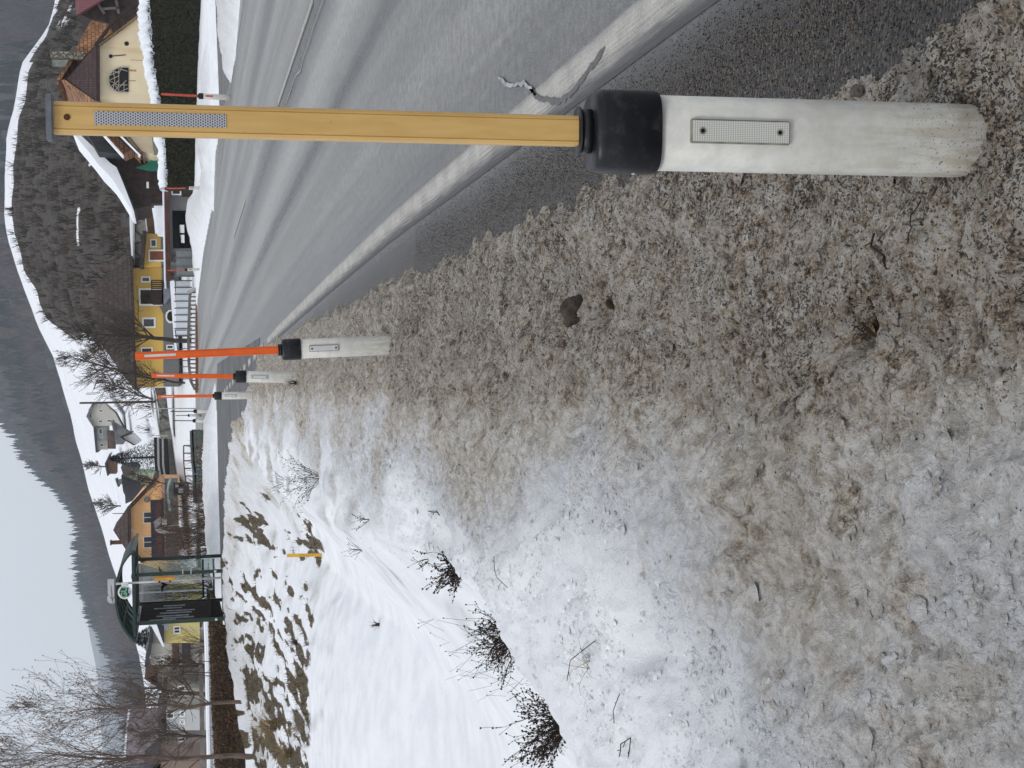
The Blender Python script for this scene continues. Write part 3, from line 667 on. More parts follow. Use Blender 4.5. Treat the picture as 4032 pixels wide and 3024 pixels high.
for lab, Y, pb, pt in [('orange snow pole on a white post, second along the verge, leaning left', 9.85, (1549, 1358), (529, 1403)),
                       ('orange snow pole on a white post, third along the verge, bent grass at its foot', 17.0, zq(1885, 790), zq(262, 770)),
                       ('orange snow pole on a white post standing last on the verge before the side road', 26.0, zq(1430, 985), zq(330, 1000))]:
    a, c = P(*pb, Y), P(*pt, Y); a.z = min(a.z, gz(a.x, Y)+.01)
    delineator('marker_post', lab, a, c, 'orange', 'silver', GRP, h=1.61+max(0, 0), yaw=math.radians(-3))
def z6(a, b_): return (600+a/4.424, 350+b_/4.424)
def ZB_(a, b_): return (a/2.212, 650+b_/2.212)
def ZC_(a, b_): return (a/2.212, 1300+b_/2.212)
def ZD_(a, b_): return (a/2.212, 1950+b_/2.212)
def ZE_(a, b_): return (a/2.212, 2274+b_/2.212)
def ZA_(a, b_): return (a/2.212, b_/2.212)
for lab, Y, pb, pt in [('faded red snow pole across the road in front of the hedge, beside the snow bank', 36, z6(1310, 150), z6(150, 90)),
                       ('faded red snow pole across the road at the end of the hedge', 62, ZB_(1760, 200), ZB_(1445, 203)),
                       ('faded red snow pole across the road in front of the grey yard gate', 76, ZB_(1735, 908), ZB_(1455, 918))]:
    a, c = P(*pb, Y), P(*pt, Y)
    delineator('marker_post', lab, a, c, 'red', 'red', GRP, redrefl=True, h=1.61)
for lab, Y, pb, pt in [('white post with thin black stick, right one of the pair at the junction corner', 56, ZC_(1850, 705), ZC_(1480, 708)),
                       ('white post with thin black stick, left one of the pair at the junction corner', 58, ZC_(1815, 790), ZC_(1510, 788)),
                       ('slim white post with dark stick behind the pair at the junction corner', 78, ZC_(1720, 742), ZC_(1530, 744))]:
    a, c = P(*pb, Y), P(*pt, Y)
    delineator('marker_post', lab, a, c, 'darkpole', 'silver', GRP, stick=True, h=1.61, reflector=False)

# ------------------------------------------------------------------ yellow snow stakes in the embankment
for lab, pb, pt, Y in [('yellow plank marker standing in the snow of the embankment', (730*1.823, 1198*1.823), (620*1.823, 1200*1.823), 28.0),
                       ('short yellow plank marker in dry grass near the leaning trees', (1095, 2838), (1036, 2842), 34.5)]:
    a, c = P(*pb, Y), P(*pt, Y); g_ = gz(a.x, Y)
    m = MB(); m.bar(Vector((a.x, Y, min(a.z, g_)-.1)), c, .062 if Y < 30 else .05, .02)
    o = m.build('marker_stake', MT['ypole'], bevel=.003); tag(o, lab, 'marker stake', 'yellow stakes on the embankment')
a, c = P(*[1050, 2698], 38), P(*[1000, 2698], 38)
# ------------------------------------------------------------------ hills
def ribbon(name, rows, mat, n=220, sub=40, attrs=None, amp=0.0, nscale=.02, kind='structure', seed=1, span=(-2600, 5600), **tg):
    yy = np.linspace(span[0], span[1], n); RX = []; RY = []; RZ = []
    for Y, pts in rows:
        xs = np.interp(yy, [p[0] for p in pts], [p[1] for p in pts])
        q = np.array([P(x, y, Y) for x, y in zip(xs, yy)]); RX.append(q[:, 0]); RY.append(q[:, 1]); RZ.append(q[:, 2])
    X = []; Yv = []; Z = []; T = []
    for i in range(len(rows)-1):
        for t in np.linspace(0, 1, sub, endpoint=(i == len(rows)-2)):
            X.append(RX[i]*(1-t)+RX[i+1]*t); Yv.append(RY[i]*(1-t)+RY[i+1]*t); Z.append(RZ[i]*(1-t)+RZ[i+1]*t); T.append(np.full(n, i+t))
    X, Yv, Z, T = map(np.array, (X, Yv, Z, T))
    fade = np.minimum(1, np.minimum(T, len(rows)-1-T)*4+.15)
    Z = Z + amp*fade*fbm(X*nscale, Yv*nscale, 4, seed)
    at = attrs(X, Yv, Z, T, yy) if attrs else {}
    o = grid_mesh(name, X, Yv, Z, mat, at); tag(o, kind=kind, **tg)
    return X, Yv, Z, T
def ext(pts, a, b_): return [(-2600, a)]+pts+[(5600, b_)]
meadow_top = ext([(-300, 300), (104, 195), (253, 88), (407, 62), (542, 25), (672, 16), (830, 14), (944, 30), (989, 45), (1070, 68), (1192, 113), (1283, 149), (1413, 212), (1526, 240), (1625, 271), (1729, 294), (1833, 325), (1946, 353), (2054, 389), (2176, 425), (2266, 457), (2461, 520), (2560, 543), (2628, 560), (2900, 600)], 300, 640)
def mcover(X, Y, Z, T, yy): return dict(cover=.20+.10*sst(1.3, 1, T)+0*X + .28*np.clip(fbm(X*.03, Y*.012, 4, 4), 0, 1))
ribbon('snow_hill', [(159, ext([(0, 800), (3000, 800)], 800, 800)), (160, ext([(0, 640), (1500, 655), (2100, 665), (2500, 660), (3024, 690)], 640, 700)), (700, meadow_top), (730, ext([(p[0], p[1]+6) for p in meadow_top[1:-1]], 310, 650))],
       hill_material('hill_snow', scale=.5, th=.62, lo=(.08, .07, .06), hi=(.22, .19, .16)), attrs=mcover, amp=2.0, seed=3)
spur_top = ext([(-300, 330), (0, 235), (149, 178), (190, 150), (271, 100), (407, 78), (480, 52), (565, 40), (650, 26), (723, 31), (786, 34), (850, 42), (921, 56), (989, 82), (1070, 96), (1147, 154), (1192, 160), (1260, 190), (1340, 300), (1400, 345), (1480, 400), (1560, 440), (1650, 505), (1750, 560), (1850, 605), (2100, 640)], 400, 680)
def scover(X, Y, Z, T, yy):
    yl = np.repeat(yy[None, :], X.shape[0], 0); T = T-1
    snowy = sst(1230, 1480, yl+60*T); fr = fbm(X*.25, Z*.35, 4, 6)
    c = .95 - .62*snowy + .35*fr*snowy - 1.2*sst(.985, 1.0, T)*(yl > 250)*(yl < 1600)
    # snow lying on ledges and along the track
    led = np.maximum(0, 1-np.abs(T-(.30+.0004*(yl-700)))*60)*(yl > 600)*(yl < 1000)
    return dict(cover=c-led*.9*(fr > -.02)-.5*sst(200, 60, yl)*sst(.55, .8, T)*(fr > -.1))
SPUR = ribbon('scrub_hill', [(140, ext([(0, 800), (3000, 800)], 800, 800)), (140.6, ext([(0, 600), (1000, 610), (1500, 640), (1900, 665)], 600, 690)), (250, spur_top), (290, ext([(p[0], p[1]+12) for p in spur_top[1:-1]], 420, 690))],
       hill_material('scrub_ground', lo=(.010, .009, .007), hi=(.062, .044, .034), scale=.35), attrs=scover, amp=1.5, nscale=.05, seed=9, n=420, sub=110)
forest_top = ext([(0, -900), (700, -520), (1200, -260), (1500, -80), (1657, 12), (1734, 80), (1806, 112), (1892, 195), (1969, 285), (2041, 322), (2090, 340), (2140, 325), (2175, 345), (2221, 325), (2266, 330), (2352, 360), (2438, 385), (2506, 422), (2569, 450), (2628, 470), (2750, 500), (3024, 540)], -900, 650)
mt2 = ext([(p[0], p[1]+25) for p in meadow_top[1:-1]], 330, 665)
FOR = ribbon('forest_hill', [(740, mt2), (1150, ext([(p[0], (p[1]+np.interp(p[0], [q[0] for q in mt2], [q[1] for q in mt2]))/2-10) for p in forest_top[1:-1]], -250, 655)), (1700, forest_top)],
       simple('forest_floor', (.018, .022, .022), .95, .4, .01), amp=10, nscale=.008, seed=14, n=200, sub=30)
far_top = ext([(1700, 250), (2000, 330), (2221, 318), (2357, 318), (2440, 345), (2500, 352), (2600, 372), (2673, 384), (2750, 380), (2850, 395), (3024, 410), (3300, 400)], -200, 500)
ribbon('far_mountain', [(2600, ext([(1700, 600), (3024, 640)], 600, 700)), (5200, far_top)], simple('far_slope', (.05, .06, .065), .95, .4, .003), amp=30, nscale=.002, seed=20)

# forest: thousands of spires, one mass
def scatter(S, n, pred=None):
    X, Y, Z, T = S; r, c = X.shape; out = []
    i = rng.random(n)*(r-1.001); j = rng.random(n)*(c-1.001); a = i.astype(int); b_ = j.astype(int); u = i-a; v = j-b_
    f = lambda A: (A[a, b_]*(1-u)+A[a+1, b_]*u)*(1-v)+(A[a, b_+1]*(1-u)+A[a+1, b_+1]*u)*v
    return f(X), f(Y), f(Z), f(T)
def spires(name, pts, mat, hmin, hmax, **tg):
    V = []; F = []; C = []; k0 = 0
    for x, y, z, sp in pts:
        h = random.uniform(hmin, hmax)*(1 if sp == 0 else .8); w_ = h*random.uniform(.13, .19)*(1 if sp == 0 else 1.5)
        if sp == 0: c = np.array((.008, .018, .020))*random.uniform(.5, 1.5); prof = [(0.05, 1.0), (.30, .82), (.30, .95), (.58, .48), (.58, .62), (.80, .22), (.80, .34), (1, 0.02)]
        else:
            c = np.array(random.choice([(.105, .080, .078), (.085, .07, .07), (.12, .085, .062)]))*random.uniform(.7, 1.3); prof = [(.0, .12), (.30, .5), (.55, .95), (.8, .72), (1, .12)]
        nn = 4 if sp else 5; a0 = random.random()*6
        for t, q in prof:
            for k in range(nn):
                a = a0+k*6.283/nn; r_ = w_*q*random.uniform(.7, 1.25); V.append((x+math.cos(a)*r_, y+math.sin(a)*r_, z-1+h*t+random.uniform(-.03, .03)*h)); C.append(c*(random.uniform(.8, 1.2)))
        for i in range(len(prof)-1):
            for k in range(nn): F.append((k0+i*nn+k, k0+i*nn+(k+1) % nn, k0+(i+1)*nn+(k+1) % nn, k0+(i+1)*nn+k))
        k0 += nn*len(prof)
    return tag(tri_mesh(name, V, F, mat, np.array(C)), kind='stuff', **tg)
sx, sy, sz, stt = scatter(FOR, 13000)
patchy = fbm(sx*.006, sy*.006+sz*.01, 3, 33)
pts = []; dec = []
for x, y, z, t, pn in zip(sx, sy, sz, stt, patchy):
    if abs(x) > y*.42+40: continue
    if (pn > .08 and t < 1.6) or random.random() < .08: dec.append((x, y, z))
    else: pts.append((x, y, z, 0))
for yv in np.linspace(1500, 3200, 230):                    # the sharp line of firs along the ridge
    p = P(np.interp(yv, [q[0] for q in forest_top], [q[1] for q in forest_top]), yv+random.uniform(-6, 6), 1700); pts.append((p.x, 1700+random.uniform(-15, 15), p.z-2, 0))
spires('forest', pts, vcol_material('forest_foliage', var=.4, scale=.15), 9, 17, label='dark conifer and bare larch wood covering the mountainside')

def twigs(name, pts, mat, hmin, hmax, nb=9, cols=None, thick=.035, **tg):
    V = []; F = []; C = []; k0 = 0
    for x, y, z in pts:
        h = random.uniform(hmin, hmax); c = np.array(random.choice(cols))*random.uniform(.6, 1.4)
        for _ in range(nb):
            a = random.random()*6.283; lean = random.uniform(.1, .75); l = h*random.uniform(.5, 1)
            tip = Vector((x+math.cos(a)*lean*l, y+math.sin(a)*lean*l*.6, z+l)); b0 = Vector((x+random.uniform(-.2, .2)*h, y+random.uniform(-.2, .2)*h, z-.2))
            s_ = Vector((random.uniform(-1, 1), random.uniform(-.3, .3), random.uniform(-.3, .3))).normalized()*thick*h
            mid = b0.lerp(tip, .5)+Vector((random.uniform(-.1, .1), 0, random.uniform(-.05, .1)))*h
            V += [b0-s_, b0+s_, mid+s_*.7, mid-s_*.7, tip]; F += [(k0, k0+1, k0+2), (k0, k0+2, k0+3), (k0+3, k0+2, k0+4)]; k0 += 5; C += [c]*5
    return tag(tri_mesh(name, V, F, mat, np.array(C)), kind='stuff', **tg)
TW = vcol_material('twig_mass', var=.3, scale=2)
twigs('larch_wood', dec, TW, 8, 14, 12, [(.070, .050, .052), (.055, .045, .050), (.085, .058, .048)], thick=.035, label='purple-brown leafless wood between the conifers')
bx, by, bz, bt = scatter(SPUR, 26000)
pts = []
for x, y, z, t in zip(bx, by, bz, bt):
    d = x/y
    if abs(d) > .40 or t > 2.0 or t < 1.02: continue
    if d > .035 or random.random() < .10+.5*np.clip((d+.01)/.045, 0, 1): pts.append((x, y, z))
sl = []
for i in range(2600):
    Y_ = random.uniform(61, 84); X_ = Y_*random.uniform(-.30, -.03)
    if X_ > -.155*Y_ and random.random() < .86: continue
    sl.append((X_, Y_, gz(X_, Y_)-.05 if random.random() < .0 else -1.15 if X_ < -7 else -.3))
twigs('brook_scrub', sl, TW, .4, 1.5, 7, [(.10, .065, .045), (.13, .09, .06), (.07, .05, .04)], thick=.02, label='low brown twiggy growth on the snow along the brook')
twigs('hillside_scrub', pts, TW, .6, 2.2, 8, [(.036, .030, .022), (.050, .038, .028), (.030, .028, .018), (.085, .058, .044), (.045, .036, .03)], thick=.024, label='brown leafless scrub covering the steep hillside')

# ------------------------------------------------------------------ bare trees
def bare_tree(name, label, base, height, spread=.5, seed=0, trunk=.07, levels=5, mat='bark', lean=(0, 0), group=None, split=0, bottom=.25, up=.55, fine=.004, nb=3, parts=True, buds=0):
    r = random.Random(seed); base = Vector(base); t = thing(name, label, 'tree', base, group)
    tk, cr = MB(), MB()
    def grow(p, d, L, rad, lev):
        n = 4 if lev < 2 else 3; pts = [p]; rr = [rad]; q = p; dd = d
        for i in range(n):
            dd = (dd+Vector((r.uniform(-1, 1), r.uniform(-1, 1), r.uniform(-.5, 1)*up))*(.10+.04*lev)).normalized()
            q = q+dd*L/n; pts.append(q); rr.append(max(fine, rad*(1-.45*(i+1)/n)))
        (tk if lev == 0 else cr).tube(pts, rr, 7 if lev == 0 else (4 if lev < 3 else 3), cap=False)
        if lev >= levels:
            if buds and r.random() < buds:
                s_ = .019; c_ = pts[-1]; cr.add([c_+Vector(v)*s_ for v in ((1, 0, 0), (0, 1, 0), (-1, 0, 0), (0, -1, 0), (0, 0, 1.2), (0, 0, -1.2))], [(0, 1, 4), (1, 2, 4), (2, 3, 4), (3, 0, 4), (1, 0, 5), (2, 1, 5), (3, 2, 5), (0, 3, 5)])
            return
        k = nb+(1 if r.random() < .5 else 0)
        for i in range(k):
            f = r.uniform(.35, 1) if i else 1.0; j = min(n, max(1, int(f*n)))
            a = r.random()*6.283; ang = r.uniform(.25, .8)*spread*2*(1 if i else .4)
            side = dd.orthogonal().normalized(); side.rotate(Matrix.Rotation(a, 3, dd))
            nd = (dd*math.cos(ang)+side*math.sin(ang)+Vector((0, 0, .25*up))).normalized()
            grow(pts[j], nd, L*r.uniform(.55, .82), rr[j]*(.72 if i else .85), lev+1)
    # leader
    top = base+Vector((lean[0], lean[1], height)); steps = 9; pts = []; rr = []
    for i in range(steps+1):
        f = i/steps; pts.append(base.lerp(top, f)+Vector((r.uniform(-1, 1), r.uniform(-1, 1), 0))*height*.012*(i > 0)); rr.append(max(fine*1.5, trunk*(1-f)**.8))
    pts[0] = base-Vector((0, 0, .3)); tk.tube(pts, rr, 8, cap=False)
    for i in range(1, steps+1):
        f = i/steps
        if f < bottom: continue
        for _ in range(nb+1):
            a = r.random()*6.283; ang = r.uniform(.5, 1.0)*spread*1.6
            nd = Vector((math.cos(a)*math.sin(ang), math.sin(a)*math.sin(ang), math.cos(ang))).normalized()
            grow(pts[i].lerp(pts[i-1], r.random()), nd, height*(.30*(1-f)+.10)*r.uniform(.7, 1.2), rr[i]*.45, 2)
    tk.build('trunk', MT[mat], t, smooth=True); cr.build('crown', MT[mat], t)
    return t
TG = 'bare trees beside the side road'
def tree_px(name, label, pb, ptop, Y, **k):
    a, c = P(*pb, Y), P(*ptop, Y); return bare_tree(name, label, a, c.z-a.z, lean=(c.x-a.x, 0), **k)
tree_px('bare_tree', 'leafless round-crowned tree with straight trunk left of the bus shelter', (1015, 2768), (165, 2800), 42, seed=5, spread=.50, trunk=.062, levels=5, bottom=.31, fine=.0036, group=TG, buds=.6, nb=3, mat='greybark')
tree_px('bare_tree', 'tallest leafless tree at the left edge of the view with rising limbs', (1010, 2985), (45, 2975), 42, seed=11, spread=.46, trunk=.078, levels=5, bottom=.29, fine=.0036, group=TG, buds=.5, nb=3, mat='greybark')
tree_px('bare_tree', 'dark leafless tree cut by the left edge, outermost of the row', (1015, 3070), (20, 3080), 44, seed=12, spread=.4, trunk=.12, levels=4, bottom=.25, fine=.006, group=TG, mat='bark')
for i, (pb, pt, Y, lab) in enumerate([((1050, 2608), (500, 2612), 46, 'thin bare sapling nearest the bus shelter'), ((1060, 2640), (480, 2652), 45, 'thin bare sapling in the middle of three'), ((1065, 2655), (440, 2672), 47, 'thin bare sapling beside the round-crowned tree')]):
    tree_px('sapling', lab, pb, pt, Y, seed=30+i, spread=.35, trunk=.018, levels=3, bottom=.4, fine=.004, nb=1, group='thin saplings by the shelter')
m_ = [((735, 1342), (330, 1310), 97, 'large spreading bare tree in front of the yellow house', dict(seed=41, spread=.62, trunk=.16, levels=5, bottom=.3, fine=.012, nb=3)),
      ((710, 1508), (480, 1470), 96, 'small forked bare tree at the left end of the yellow house', dict(seed=42, spread=.55, trunk=.07, levels=4, bottom=.2, fine=.012)),
      ((560, 1480), (250, 1400), 150, 'bare tree on the snowy slope behind the yellow house', dict(seed=43, spread=.6, trunk=.16, levels=4, bottom=.2, fine=.02)),
      ((620, 1580), (400, 1500), 140, 'crooked bare tree on the patchy slope above the stone wall', dict(seed=44, spread=.6, trunk=.1, levels=4, bottom=.15, fine=.018)),
      ((488, 1992), (372, 1985), 300, 'lone bare tree on the snow hill behind the orange house', dict(seed=45, spread=.6, trunk=.16, levels=4, bottom=.12, fine=.035)),
      ((416, 1838), (333, 1830), 330, 'lone bare tree on the snow hill beside the small brown house', dict(seed=46, spread=.6, trunk=.16, levels=4, bottom=.12, fine=.035)),
      ((640, 1905), (520, 1860), 118, 'reddish bare shrub tree beside the green gabled house', dict(seed=47, spread=.6, trunk=.05, levels=4, bottom=.1, fine=.014, mat='bark2')),
      ((830, 2620), (640, 2600), 85, 'bare tree among the village houses left of the shelter', dict(seed=48, spread=.6, trunk=.06, levels=4, bottom=.2, fine=.012, mat='bark2')),
      ((840, 2900), (520, 2880), 80, 'reddish bare tree in front of the village houses at the left', dict(seed=49, spread=.55, trunk=.08, levels=4, bottom=.2, fine=.012, mat='bark2')),
      ((850, 2740), (500, 2700), 90, 'broad bare tree with thick crooked limbs among village houses', dict(seed=50, spread=.75, trunk=.15, levels=4, bottom=.3, fine=.012))]
for pb, pt, Y, lab, k in m_: tree_px('bare_tree', lab, pb, pt, Y, group='bare trees in the village', **k)
def bush(name, lab, base, h, n, seed, spread=.9, lev=2, mat='twig', fine=.01, group=None, cat='bush'):
    r = random.Random(seed); base = Vector(base); m = MB()
    def g(p, d, L, rad, lv):
        pts = [p]; rr = [rad]
        for i in range(3):
            d = (d+Vector((r.uniform(-1, 1), r.uniform(-1, 1), r.uniform(-.4, .8)))*.16).normalized(); p = p+d*L/3; pts.append(p); rr.append(max(fine*.6, rad*(1-.25*(i+1))))
        m.tube(pts, rr, 3, cap=False)
        if lv > 0:
            for i in (1, 2, 3, 3):
                s_ = Vector((r.uniform(-1, 1), r.uniform(-1, 1), r.uniform(-.2, 1))); g(pts[i], (d+s_*.7).normalized(), L*.55, rr[i]*.7, lv-1)
    for i in range(n):
        a = r.random()*6.283; s_ = r.uniform(.1, spread); g(base+Vector((math.cos(a), math.sin(a), 0))*h*.05, Vector((math.cos(a)*s_, math.sin(a)*s_, 1)).normalized(), h*r.uniform(.5, .8), fine*2, lev)
    o = m.build(name, MT[mat]); return tag(o, lab, cat, group)
for pb, h, Y, lab in [((838, 2045), 2.0, 62, 'bare many-stemmed bush on the bank in front of the orange house'), ((835, 1950), 1.3, 62, 'low bare bush beside the far bus shelter'), ((836, 2110), 1.6, 63, 'bare bush between the two bus shelters'), ((840, 2330), 2.2, 66, 'bare bush behind the shelter glass in front of the pale yellow house'), ((842, 2150), 2.0, 66, 'bare bush right of the shelter glass'), ((830, 2540), 1.6, 80, 'low bare bush left of the shelter, above the brown hedge'), ((835, 2280), 2.4, 70, 'tangled bare bush seen through the shelter')]:
    a = P(*pb, Y); bush('bush', lab, a, h, 26, int(pb[1]), fine=.009, mat='bark2', group='bare bushes along the brook')
# ------------------------------------------------------------------ buildings
def window(parent, r, Y, frame='white', pane='darkglass', fw=.06, mull=False, name='window'):
    x0, x1, z0, z1 = r; m = MB()
    m.box(x0, x1, Y-.06, Y+.05, z0, z0+fw); m.box(x0, x1, Y-.06, Y+.05, z1-fw, z1); m.box(x0, x0+fw, Y-.06, Y+.05, z0+fw, z1-fw); m.box(x1-fw, x1, Y-.06, Y+.05, z0+fw, z1-fw)
    if mull: m.box((x0+x1)/2-fw*.35, (x0+x1)/2+fw*.35, Y-.05, Y+.04, z0+fw, z1-fw)
    w_ = m.build(name, MT[frame] if isinstance(frame, str) else frame, parent)
    m = MB(); m.box(x0+fw*.9, x1-fw*.9, Y-.02, Y+.06, z0+fw*.9, z1-fw*.9); m.build('pane', MT[pane] if isinstance(pane, str) else pane, w_)
    return w_
def part(name, mb, mat, parent, **k): return mb.build(name, MT[mat] if isinstance(mat, str) else mat, parent, **k)
def bld(name, label, cat, px, Y, group=None): return thing(name, label, cat, P(*px, Y), group)

# yellow house
Y = 115
YEL = plaster_material('yellow_plaster', (.62, .405, .095), (.40, .27, .08), .35, .4); GRY = plaster_material('grey_plinth', (.15, .15, .15), (.08, .08, .08), .5)
h = bld('house', 'ochre yellow two-storey house with dark timber balcony and grey plinth', 'house', (720, 1300), Y)
a0 = PL([ZB_(1120, 905), ZB_(1410, 870), ZB_(1420, 1250), ZC_(1440, 490), ZC_(1165, 500)], Y); part('wall', MB().prism(a0, Y, Y+8), YEL, h)
part('plinth', MB().prism(PL([ZB_(1408, 870), ZB_(1408, 1160), ZB_(1380, 1210), ZB_(1410, 1270), ZB_(1423, 1300), ZC_(1424, 490), ZC_(1560, 490), ZB_(1560, 870)], Y-.05), Y-.05, Y+8), GRY, h)
RBR = tile_material('dark_tiles', (.040, .028, .024), (.060, .040, .032), (.015, .01, .01), .5, .4)
rp = PL([ZB_(1128, 790), ZB_(820, 1060), ZC_(822, 40), ZC_(1168, 520)], Y-.6)
m = MB(); n_ = PL([ZB_(1128, 790), ZC_(1168, 520)], Y-.9); rr_ = PL([ZB_(820, 1060), ZC_(822, 40)], Y+3.5); bb = PL([ZB_(1128, 790), ZC_(1168, 520)], Y+8.8)
v = [(n_[0][0], Y-.9, n_[0][1]), (n_[1][0], Y-.9, n_[1][1]), (rr_[1][0], Y+3.5, rr_[1][1]), (rr_[0][0], Y+3.5, rr_[0][1]), (n_[0][0], Y+8.8, n_[0][1]), (n_[1][0], Y+8.8, n_[1][1])]
v += [(p[0], p[1], p[2]-.22) for p in v]
m.add(v, [(0, 1, 2, 3), (5, 4, 3, 2), (4, 0, 3), (1, 5, 2), (6, 7, 8, 9), (11, 10, 9, 8), (10, 6, 9), (7, 11, 8), (0, 1, 7, 6), (1, 5, 11, 7), (5, 4, 10, 11), (4, 0, 6, 10)]); part('roof', m, RBR, h)
window(h, RECT(557, 591, 1089, 1112, Y), Y, fw=.10); window(h, RECT(561, 611, 1251, 1291, Y), Y, fw=.13); window(h, RECT(656, 683, 1358, 1375, Y), Y-.05, fw=.08); window(h, RECT(556, 600, 1368, 1400, Y), Y, fw=.1)
x0, x1, z0, z1 = RECT(556, 637, 1143, 1196, Y); m = MB(); m.box(x0, x1, Y-.05, Y+.05, z0, z1); dr = part('door', m, 'wood', h)
m = MB(); m.box(x0-.14, x0, Y-.08, Y+.05, z0, z1+.12); m.box(x1, x1+.14, Y-.08, Y+.05, z0, z1+.12); m.box(x0, x1, Y-.08, Y+.05, z1, z1+.12); m.build('frame', MT['white'], dr)
x0, x1, z0, z1 = RECT(597, 642, 1106, 1196, Y-.9); bal = MB(); bal.box(x0, x1, Y-1.15, Y-.05, z0, z0+.14); bal.box(x0, x1, Y-1.15, Y-1.07, z1-.1, z1)
for i in range(13): xx = x0+(x1-x0)*i/12; bal.box(xx-.06, xx+.03, Y-1.14, Y-1.08, z0+.14, z1-.1)
part('balcony', bal, 'wood', h)
part('balcony_base', MB().prism(PL([ZB_(1455, 1030), ZB_(1410, 1080), ZB_(1408, 1200), ZB_(1440, 1215), ZB_(1480, 1150), ZB_(1480, 1040)], Y-1.1), Y-1.15, Y-.06), simple('balcony_grey', (.17, .18, .21), .7), h)
part('gate_arch', MB().prism(PL([ZB_(1530, 1262), ZB_(1470, 1262), ZB_(1446, 1285), ZB_(1440, 1318), ZB_(1446, 1350), ZB_(1470, 1376), ZB_(1530, 1376)], Y-.1), Y-.14, Y-.04), 'white', h)
part('arched_door', MB().prism(PL([ZB_(1530, 1275), ZB_(1478, 1275), ZB_(1460, 1293), ZB_(1455, 1318), ZB_(1460, 1343), ZB_(1478, 1360), ZB_(1530, 1360)], Y-.16), Y-.17, Y-.13), 'hole', h)
# annex
h = bld('annex', 'low ochre yellow annex with orange-brown door under a dark lean-to roof', 'outbuilding', (700, 980), Y-1)
part('wall', MB().prism(PL([ZB_(1275, 595), ZB_(1400, 600), ZB_(1405, 885), ZB_(1255, 885)], Y-1), Y-1, Y+5), YEL, h)
part('plinth', MB().prism(PL([ZB_(1400, 602), ZB_(1560, 602), ZB_(1560, 868), ZB_(1403, 868)], Y-1), Y-1.03, Y+5), GRY, h)
part('roof', MB().slab(PL([ZB_(1278, 575), ZB_(1250, 890)], Y-1.6), .30, Y-1.8, Y+5.4), RBR, h)
window(h, RECT(592, 617, 942, 973, Y-1), Y-1, fw=.1)
x0, x1, z0, z1 = RECT(592, 652, 990, 1023, Y-1); m = MB(); m.box(x0, x1, Y-1.06, Y-.95, z0, z1); dr = part('door', m, simple('rust_door', (.20, .065, .025), .7), h)
m = MB(); m.box(x0-.12, x0, Y-1.1, Y-.95, z0, z1+.1); m.box(x1, x1+.12, Y-1.1, Y-.95, z0, z1+.1); m.box(x0, x1, Y-1.1, Y-.95, z1, z1+.1); m.build('frame', MT['white'], dr)

# terrace wall of big stones with snow on it
Y = 119; STN = stone_material('field_stone', scale=.9)
o = MB().prism(PL([ZB_(1170, 355), ZB_(1270, 355), ZB_(1290, 600), ZB_(1290, 880), ZB_(1170, 880)], Y), Y, Y+2).build('stone_wall', STN); tag(o, 'rough boulder terrace wall above the ochre annex', 'wall'); wall_ = o
MB().prism(PL([ZB_(1125, 360), ZB_(1172, 345), ZB_(1172, 880), ZB_(1150, 880), ZB_(1132, 600)], Y-.1), Y-.3, Y+6).build('snow_cap', MT['cleansnow'], wall_, bevel=.1)
o = MB().prism(PL([ZB_(1250, 362), ZB_(1262, 362), ZB_(1290, 580), ZB_(1278, 580)], Y-.7), Y-.9, Y-.05).build('snow_cap', MT['cleansnow'], wall_, bevel=.05)
o = MB().prism(PL([ZB_(1262, 364), ZB_(1440, 364), ZB_(1440, 600), ZB_(1292, 600)], Y-1), Y-1, Y-.1).build('retaining_wall', simple('brown_earth_wall', (.085, .052, .032), .95, .4, 1)); tag(o, 'brown earth bank wall between barn and annex', 'wall')
# lower boulder wall at the junction meadow
Y = 128
o = MB().prism(PL([ZC_(1345, 500), ZC_(1360, 560), ZC_(1380, 700), ZC_(1400, 945), ZC_(1500, 945), ZC_(1478, 820), ZC_(1450, 600), ZC_(1440, 500)], Y), Y, Y+3).build('stone_wall', STN); tag(o, 'long boulder retaining wall above the white meadow', 'wall'); wall_ = o
o = MB().prism(PL([ZC_(1320, 510), ZC_(1344, 510), ZC_(1402, 945), ZC_(1385, 945), ZC_(1345, 700)], Y), Y+.2, Y+4).build('snow_cap', MT['cleansnow'], wall_, bevel=.1)

# garage / carport
Y = 92
h = bld('garage', 'flat-roofed grey garage with wide black opening behind the snow pile', 'garage', (770, 870), Y)
w0, w1, zb, zt = RECT(668, 790, 735, 995, Y)
ox0, ox1, oz0, oz1 = RECT(683, 790, 831, 975, Y)
m = MB(); m.box(w0, ox0, Y, Y+.25, zb, zt); m.box(ox1, w1, Y, Y+.25, zb, zt); m.box(ox0, ox1, Y, Y+.25, oz1, zt); m.box(w0, w0+.2, Y+.25, Y+6, zb, zt); m.box(w1-.2, w1, Y+.25, Y+6, zb, zt)
bk = RECT(700, 742, 885, 959, Y+6)
g1_, g2_ = RECT(708, 725, 886, 918, Y+6), RECT(708, 725, 925, 957, Y+6)
m.box(w0, w1, Y+5.8, Y+6, zb, g1_[2]); m.box(w0, w1, Y+5.8, Y+6, g1_[3], zt); m.box(w0, g2_[0], Y+5.8, Y+6, g1_[2], g1_[3]); m.box(g2_[1], g1_[0], Y+5.8, Y+6, g1_[2], g1_[3]); m.box(g1_[1], w1, Y+5.8, Y+6, g1_[2], g1_[3])
m.box(w0, w1, Y, Y+6, zb-.05, zb)
part('wall', m, GRY, h)
part('door_leaf', MB().box(ox0, ox1, Y+2.8, Y+2.9, oz0+1.35, oz1), 'black', h)
f0, f1, fz0, fz1 = RECT(651, 668, 738, 1100, Y-.5)
part('fascia', MB().box(f0, f1, Y-.5, Y-.38, fz0, fz1), simple('red_brown_board', (.07, .030, .022), .8, .4, 2), h)
